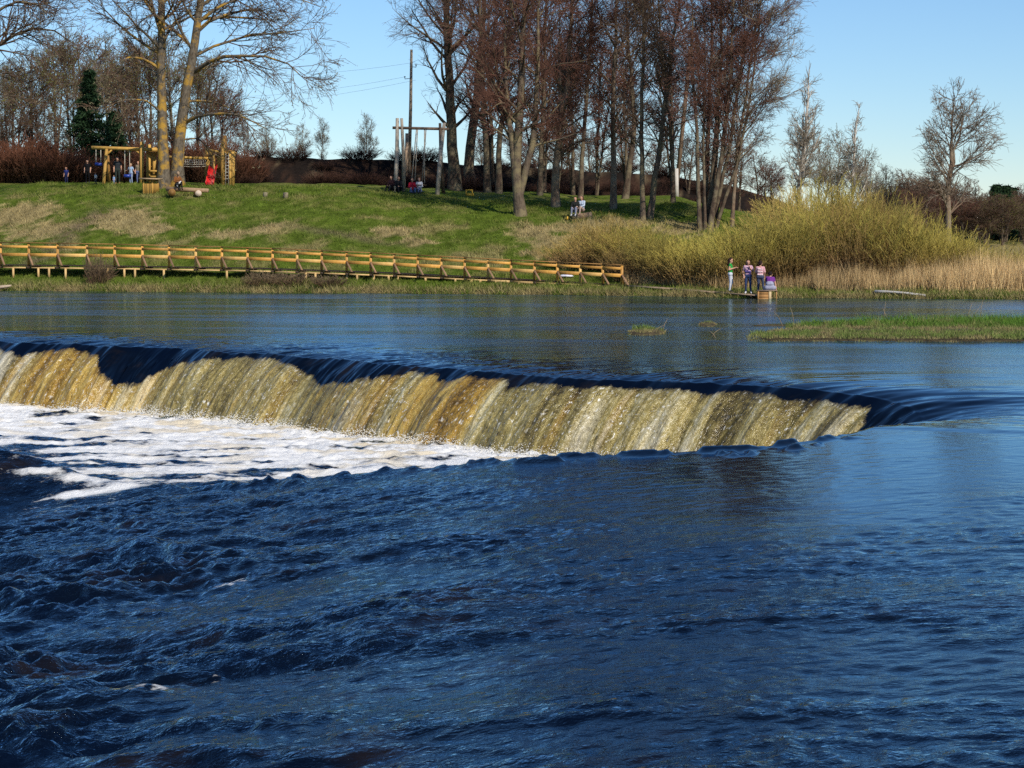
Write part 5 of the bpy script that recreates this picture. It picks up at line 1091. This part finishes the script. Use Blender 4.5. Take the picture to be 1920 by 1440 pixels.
# the four on the plank walkway (facing +y turned by rz)
JEAN = (.035, .055, .13)
person('person in green sleeveless top and pale jeans standing on the plank walkway', on_plank(1365), RZ(-100), stand(el=(-.22, -.04, 1.08), wl=(-.10, .20, 1.13), er=(.22, -.05, 1.07), wr=(.09, .22, 1.16), dl=(.3, 1, .4), dr=(-.2, 1, .3), face=(.15, 1, -.35), kl=(-.09, .08, .48), al=(-.09, -.05, .08), tl=(-.10, .10, .035)),
       dict(top=(.03, .33, .06), legs=(.62, .64, .70), shoe=(.03, .03, .04)), hair=LONG, hairc=(.035, .016, .012), sleeve=.22, scale=1.0)
person('person in pink and white t-shirt and blue jeans facing the river on the planks', on_plank(1397), RZ(170), stand(el=(-.27, -.04, 1.08), wl=(-.10, .16, 1.24), dl=(.3, .1, 1), er=(.25, -.06, 1.07), wr=(.20, .08, .88), kl=(-.12, .02, .47), al=(-.15, -.02, .08), tl=(-.18, .12, .035), kr=(.10, .05, .47), face=(-.3, 1, -.1)),
       dict(top=(.68, .42, .50), legs=JEAN, shoe=(.80, .78, .78), band=(.10, .07, .22)), hair=LONG, hairc=(.05, .022, .016), sleeve=.55, scale=.97,
       extra=[((-.12, .10, 1.05), (.12, .10, 1.07), .05, .05, 'band'), ((-.02, .115, 1.28), (.0, .13, 1.10), .022, .022, 'band'), ((-.10, .08, .98), (-.08, .09, .93), .05, .05, 'band')])
person('person in pink checked shirt and dark jeans with back turned beside the box', on_plank(1419), RZ(-12), stand(er=(.22, -.02, 1.08), wr=(.20, .06, .90), el=(-.21, .06, 1.07), wl=(-.13, .18, .93), kr=(.13, .07, .50), ar=(.19, .0, .16), tr=(.22, .13, .13), kl=(-.08, .02, .46), face=(.25, 1, -.4)),
       dict(top=(.72, .38, .40), legs=(.06, .075, .13), shoe=(.025, .025, .03), band=(.80, .62, .62)), hair=[(0, -.07, .06, 0, -.09, .07, .055, .05)], hairc=(.03, .016, .014), sleeve=.9, scale=.96,
       extra=[((-.10, -.085, 1.25), (.10, -.085, 1.22), .03, .03, 'band'), ((-.10, -.095, 1.12), (.10, -.09, 1.10), .03, .03, 'band'), ((-.11, -.09, .97), (.11, -.09, .96), .035, .035, 'band')])
cr = Vector(bxw.location)+Vector((.30, .22, .53))
person('crouching person in purple top and grey skirt reaching into the water', cr, RZ(-8), dict(head=(.02, .26, .70), neck=(.02, .19, .60), chest=(.01, .10, .46), pelvis=(0, -.02, .21), sl=(-.14, .16, .56), sr=(.17, .14, .54), hl=(-.10, 0, .17), hr=(.10, 0, .17), el=(-.20, .26, .36), wl=(-.10, .36, .18), er=(.26, .12, .26), wr=(.30, .10, -.02), dr=(.05, -.05, -1), dru=(0, 1, 0),
       kl=(-.15, .34, .36), kr=(.16, .34, .34), al=(-.13, .12, .07), ar=(.14, .12, .07), tl=(-.13, .28, .035), tr=(.15, .28, .035), face=(.1, 1, -.5)),
       dict(top=(.19, .04, .26), legs=(.34, .34, .44), shoe=(.10, .05, .05), skirt=(.36, .36, .46)), hair=[(0, -.06, .05, 0, -.08, .09, .05, .045)], hairc=(.02, .012, .012), sleeve=.45,
       extra=[((-.13, -.04, .10), (.13, -.04, .10), .13, .13, 'skirt'), ((-.06, -.03, .27), (.06, -.03, .27), .13, .13, 'skirt'), ((-.2, .05, .09), (.2, .05, .09), .10, .10, 'skirt')])
VX = .02
# bench sitter
b = W(333, 352, Yb+.2)
person('person in brown jacket and flat cap sitting on the log bench', (b.x, b.y-.05, b.z-.05), RZ(208), sit(el=(-.23, .12, .46), wl=(-.10, .30, .40), wr=(.10, .30, .40), face=(0, 1, -.5), head=(0, .14, .86), neck=(0, .08, .75)), dict(top=(.22, .085, .025), legs=(.02, .018, .018), shoe=(.02, .015, .012), paper=(.75, .73, .70)), vox=VX, sleeve=2, cap=(.36, .25, .16),
       extra=[((-.10, .34, .40), (.14, .42, .26), .06, .05, 'paper'), ((.10, .40, .28), (.16, .46, .14), .055, .04, 'paper')])
# seated couple on the log
b = W(1079, 401, Yc); person('person in dark top and grey jeans sitting on the fallen log', (b.x, b.y, b.z-.02), RZ(165), sit(), dict(top=(.02, .022, .02), legs=(.20, .22, .30), shoe=(.5, .5, .5)), vox=VX, sleeve=2, hair=[(0, -.05, .02, 0, -.06, 0, .08, .07)])
b = W(1091, 400, Yc+.05); person('person in pale blue shirt sitting close beside another on the fallen log', (b.x, b.y, b.z), RZ(150), sit(el=(-.2, .12, .44)), dict(top=(.52, .60, .72), legs=(.42, .30, .24), shoe=(.3, .2, .15)), vox=VX, sleeve=2, hair=LONG, hairc=(.09, .04, .025))
# by the old swing
for px, py, dy, rz, tp, lg, hc, lab in ((747, 356, .2, 200, (.012, .012, .014), (.012, .012, .014), (.01, .008, .008), 'person in black sitting at the foot of the old swing'), (735, 356, .6, 150, (.05, .02, .02), (.02, .02, .02), (.02, .012, .01), 'person in dark clothes sitting furthest left by the old swing'),
                                       (773, 358, -.4, 190, (.52, .02, .04), (.12, .16, .28), (.05, .02, .015), 'person in red top sitting beneath the old swing'), (787, 358, -.3, 160, (.74, .72, .72), (.15, .18, .30), (.32, .10, .03), 'person in white top with reddish hair by the old swing')):
    b = hit(px, 362); b.y += dy; b.x = WX(px, b.y); b.z = float(gz(b.x, b.y)); b.z += .02
    person(lab, b, RZ(rz), sit(kl=(-.13, .36, .34), kr=(.13, .36, .34), al=(-.13, .55, .05), ar=(.13, .55, .05), tl=(-.13, .66, .04), tr=(.13, .66, .04), pelvis=(0, 0, .17), hl=(-.09, .03, .13), hr=(.09, .03, .13)), dict(top=tp, legs=lg, shoe=(.05, .04, .04)), vox=VX, sleeve=2, hair=[(0, -.05, .02, 0, -.06, -.05, .08, .07)], hairc=hc)
# in the playground
for px, dy, sc, rz, tp, lg, hc, lab, kw in ((222, .6, 1.08, 190, (.03, .035, .04), (.03, .04, .035), (.35, .12, .06), 'tall person in dark clothes standing between the swing posts', dict()), (247, .2, .82, 150, (.38, .52, .72), (.30, .38, .55), (.4, .3, .18), 'child in light blue with arms held out under the swing frame', dict(el=(-.30, .02, 1.08), wl=(-.46, .05, .92), er=(.30, .02, 1.12), wr=(.48, .05, 1.05))),
                                       (261, 0, .88, 170, (.26, .20, .13), (.12, .15, .30), (.45, .20, .10), 'child in tan jacket next to the right swing post', dict()), (126, 3.0, .70, 170, (.02, .03, .14), (.02, .025, .08), (.55, .22, .12), 'small child in navy standing apart at the left of the playground', dict()),
                                       (181, .8, .45, 160, (.70, .68, .68), (.05, .05, .06), (.12, .03, .03), 'toddler in white on the ground left of the swing frame', dict()), (215, -.3, .36, 200, (.25, .40, .62), (.25, .3, .5), (.3, .2, .12), 'toddler in pale blue by the swing frame post', dict()), (166, 3.2, .95, 180, (.008, .008, .01), (.008, .008, .01), (.01, .008, .008), 'person in black standing in the spruce shade', dict())):
    p = on_ground(WX(px, YP+dy), YP+dy, .015)
    person(lab, p, RZ(rz), stand(**kw), dict(top=tp, legs=lg, shoe=(.5, .2, .12) if sc > 1 else (.05, .05, .05)), vox=VX, sleeve=.6, scale=sc, hair=[(0, -.05, .02, 0, -.06, 0, .075, .07)], hairc=hc)
for m_ in [me for me in bpy.data.meshes if me.users == 0]: bpy.data.meshes.remove(m_)
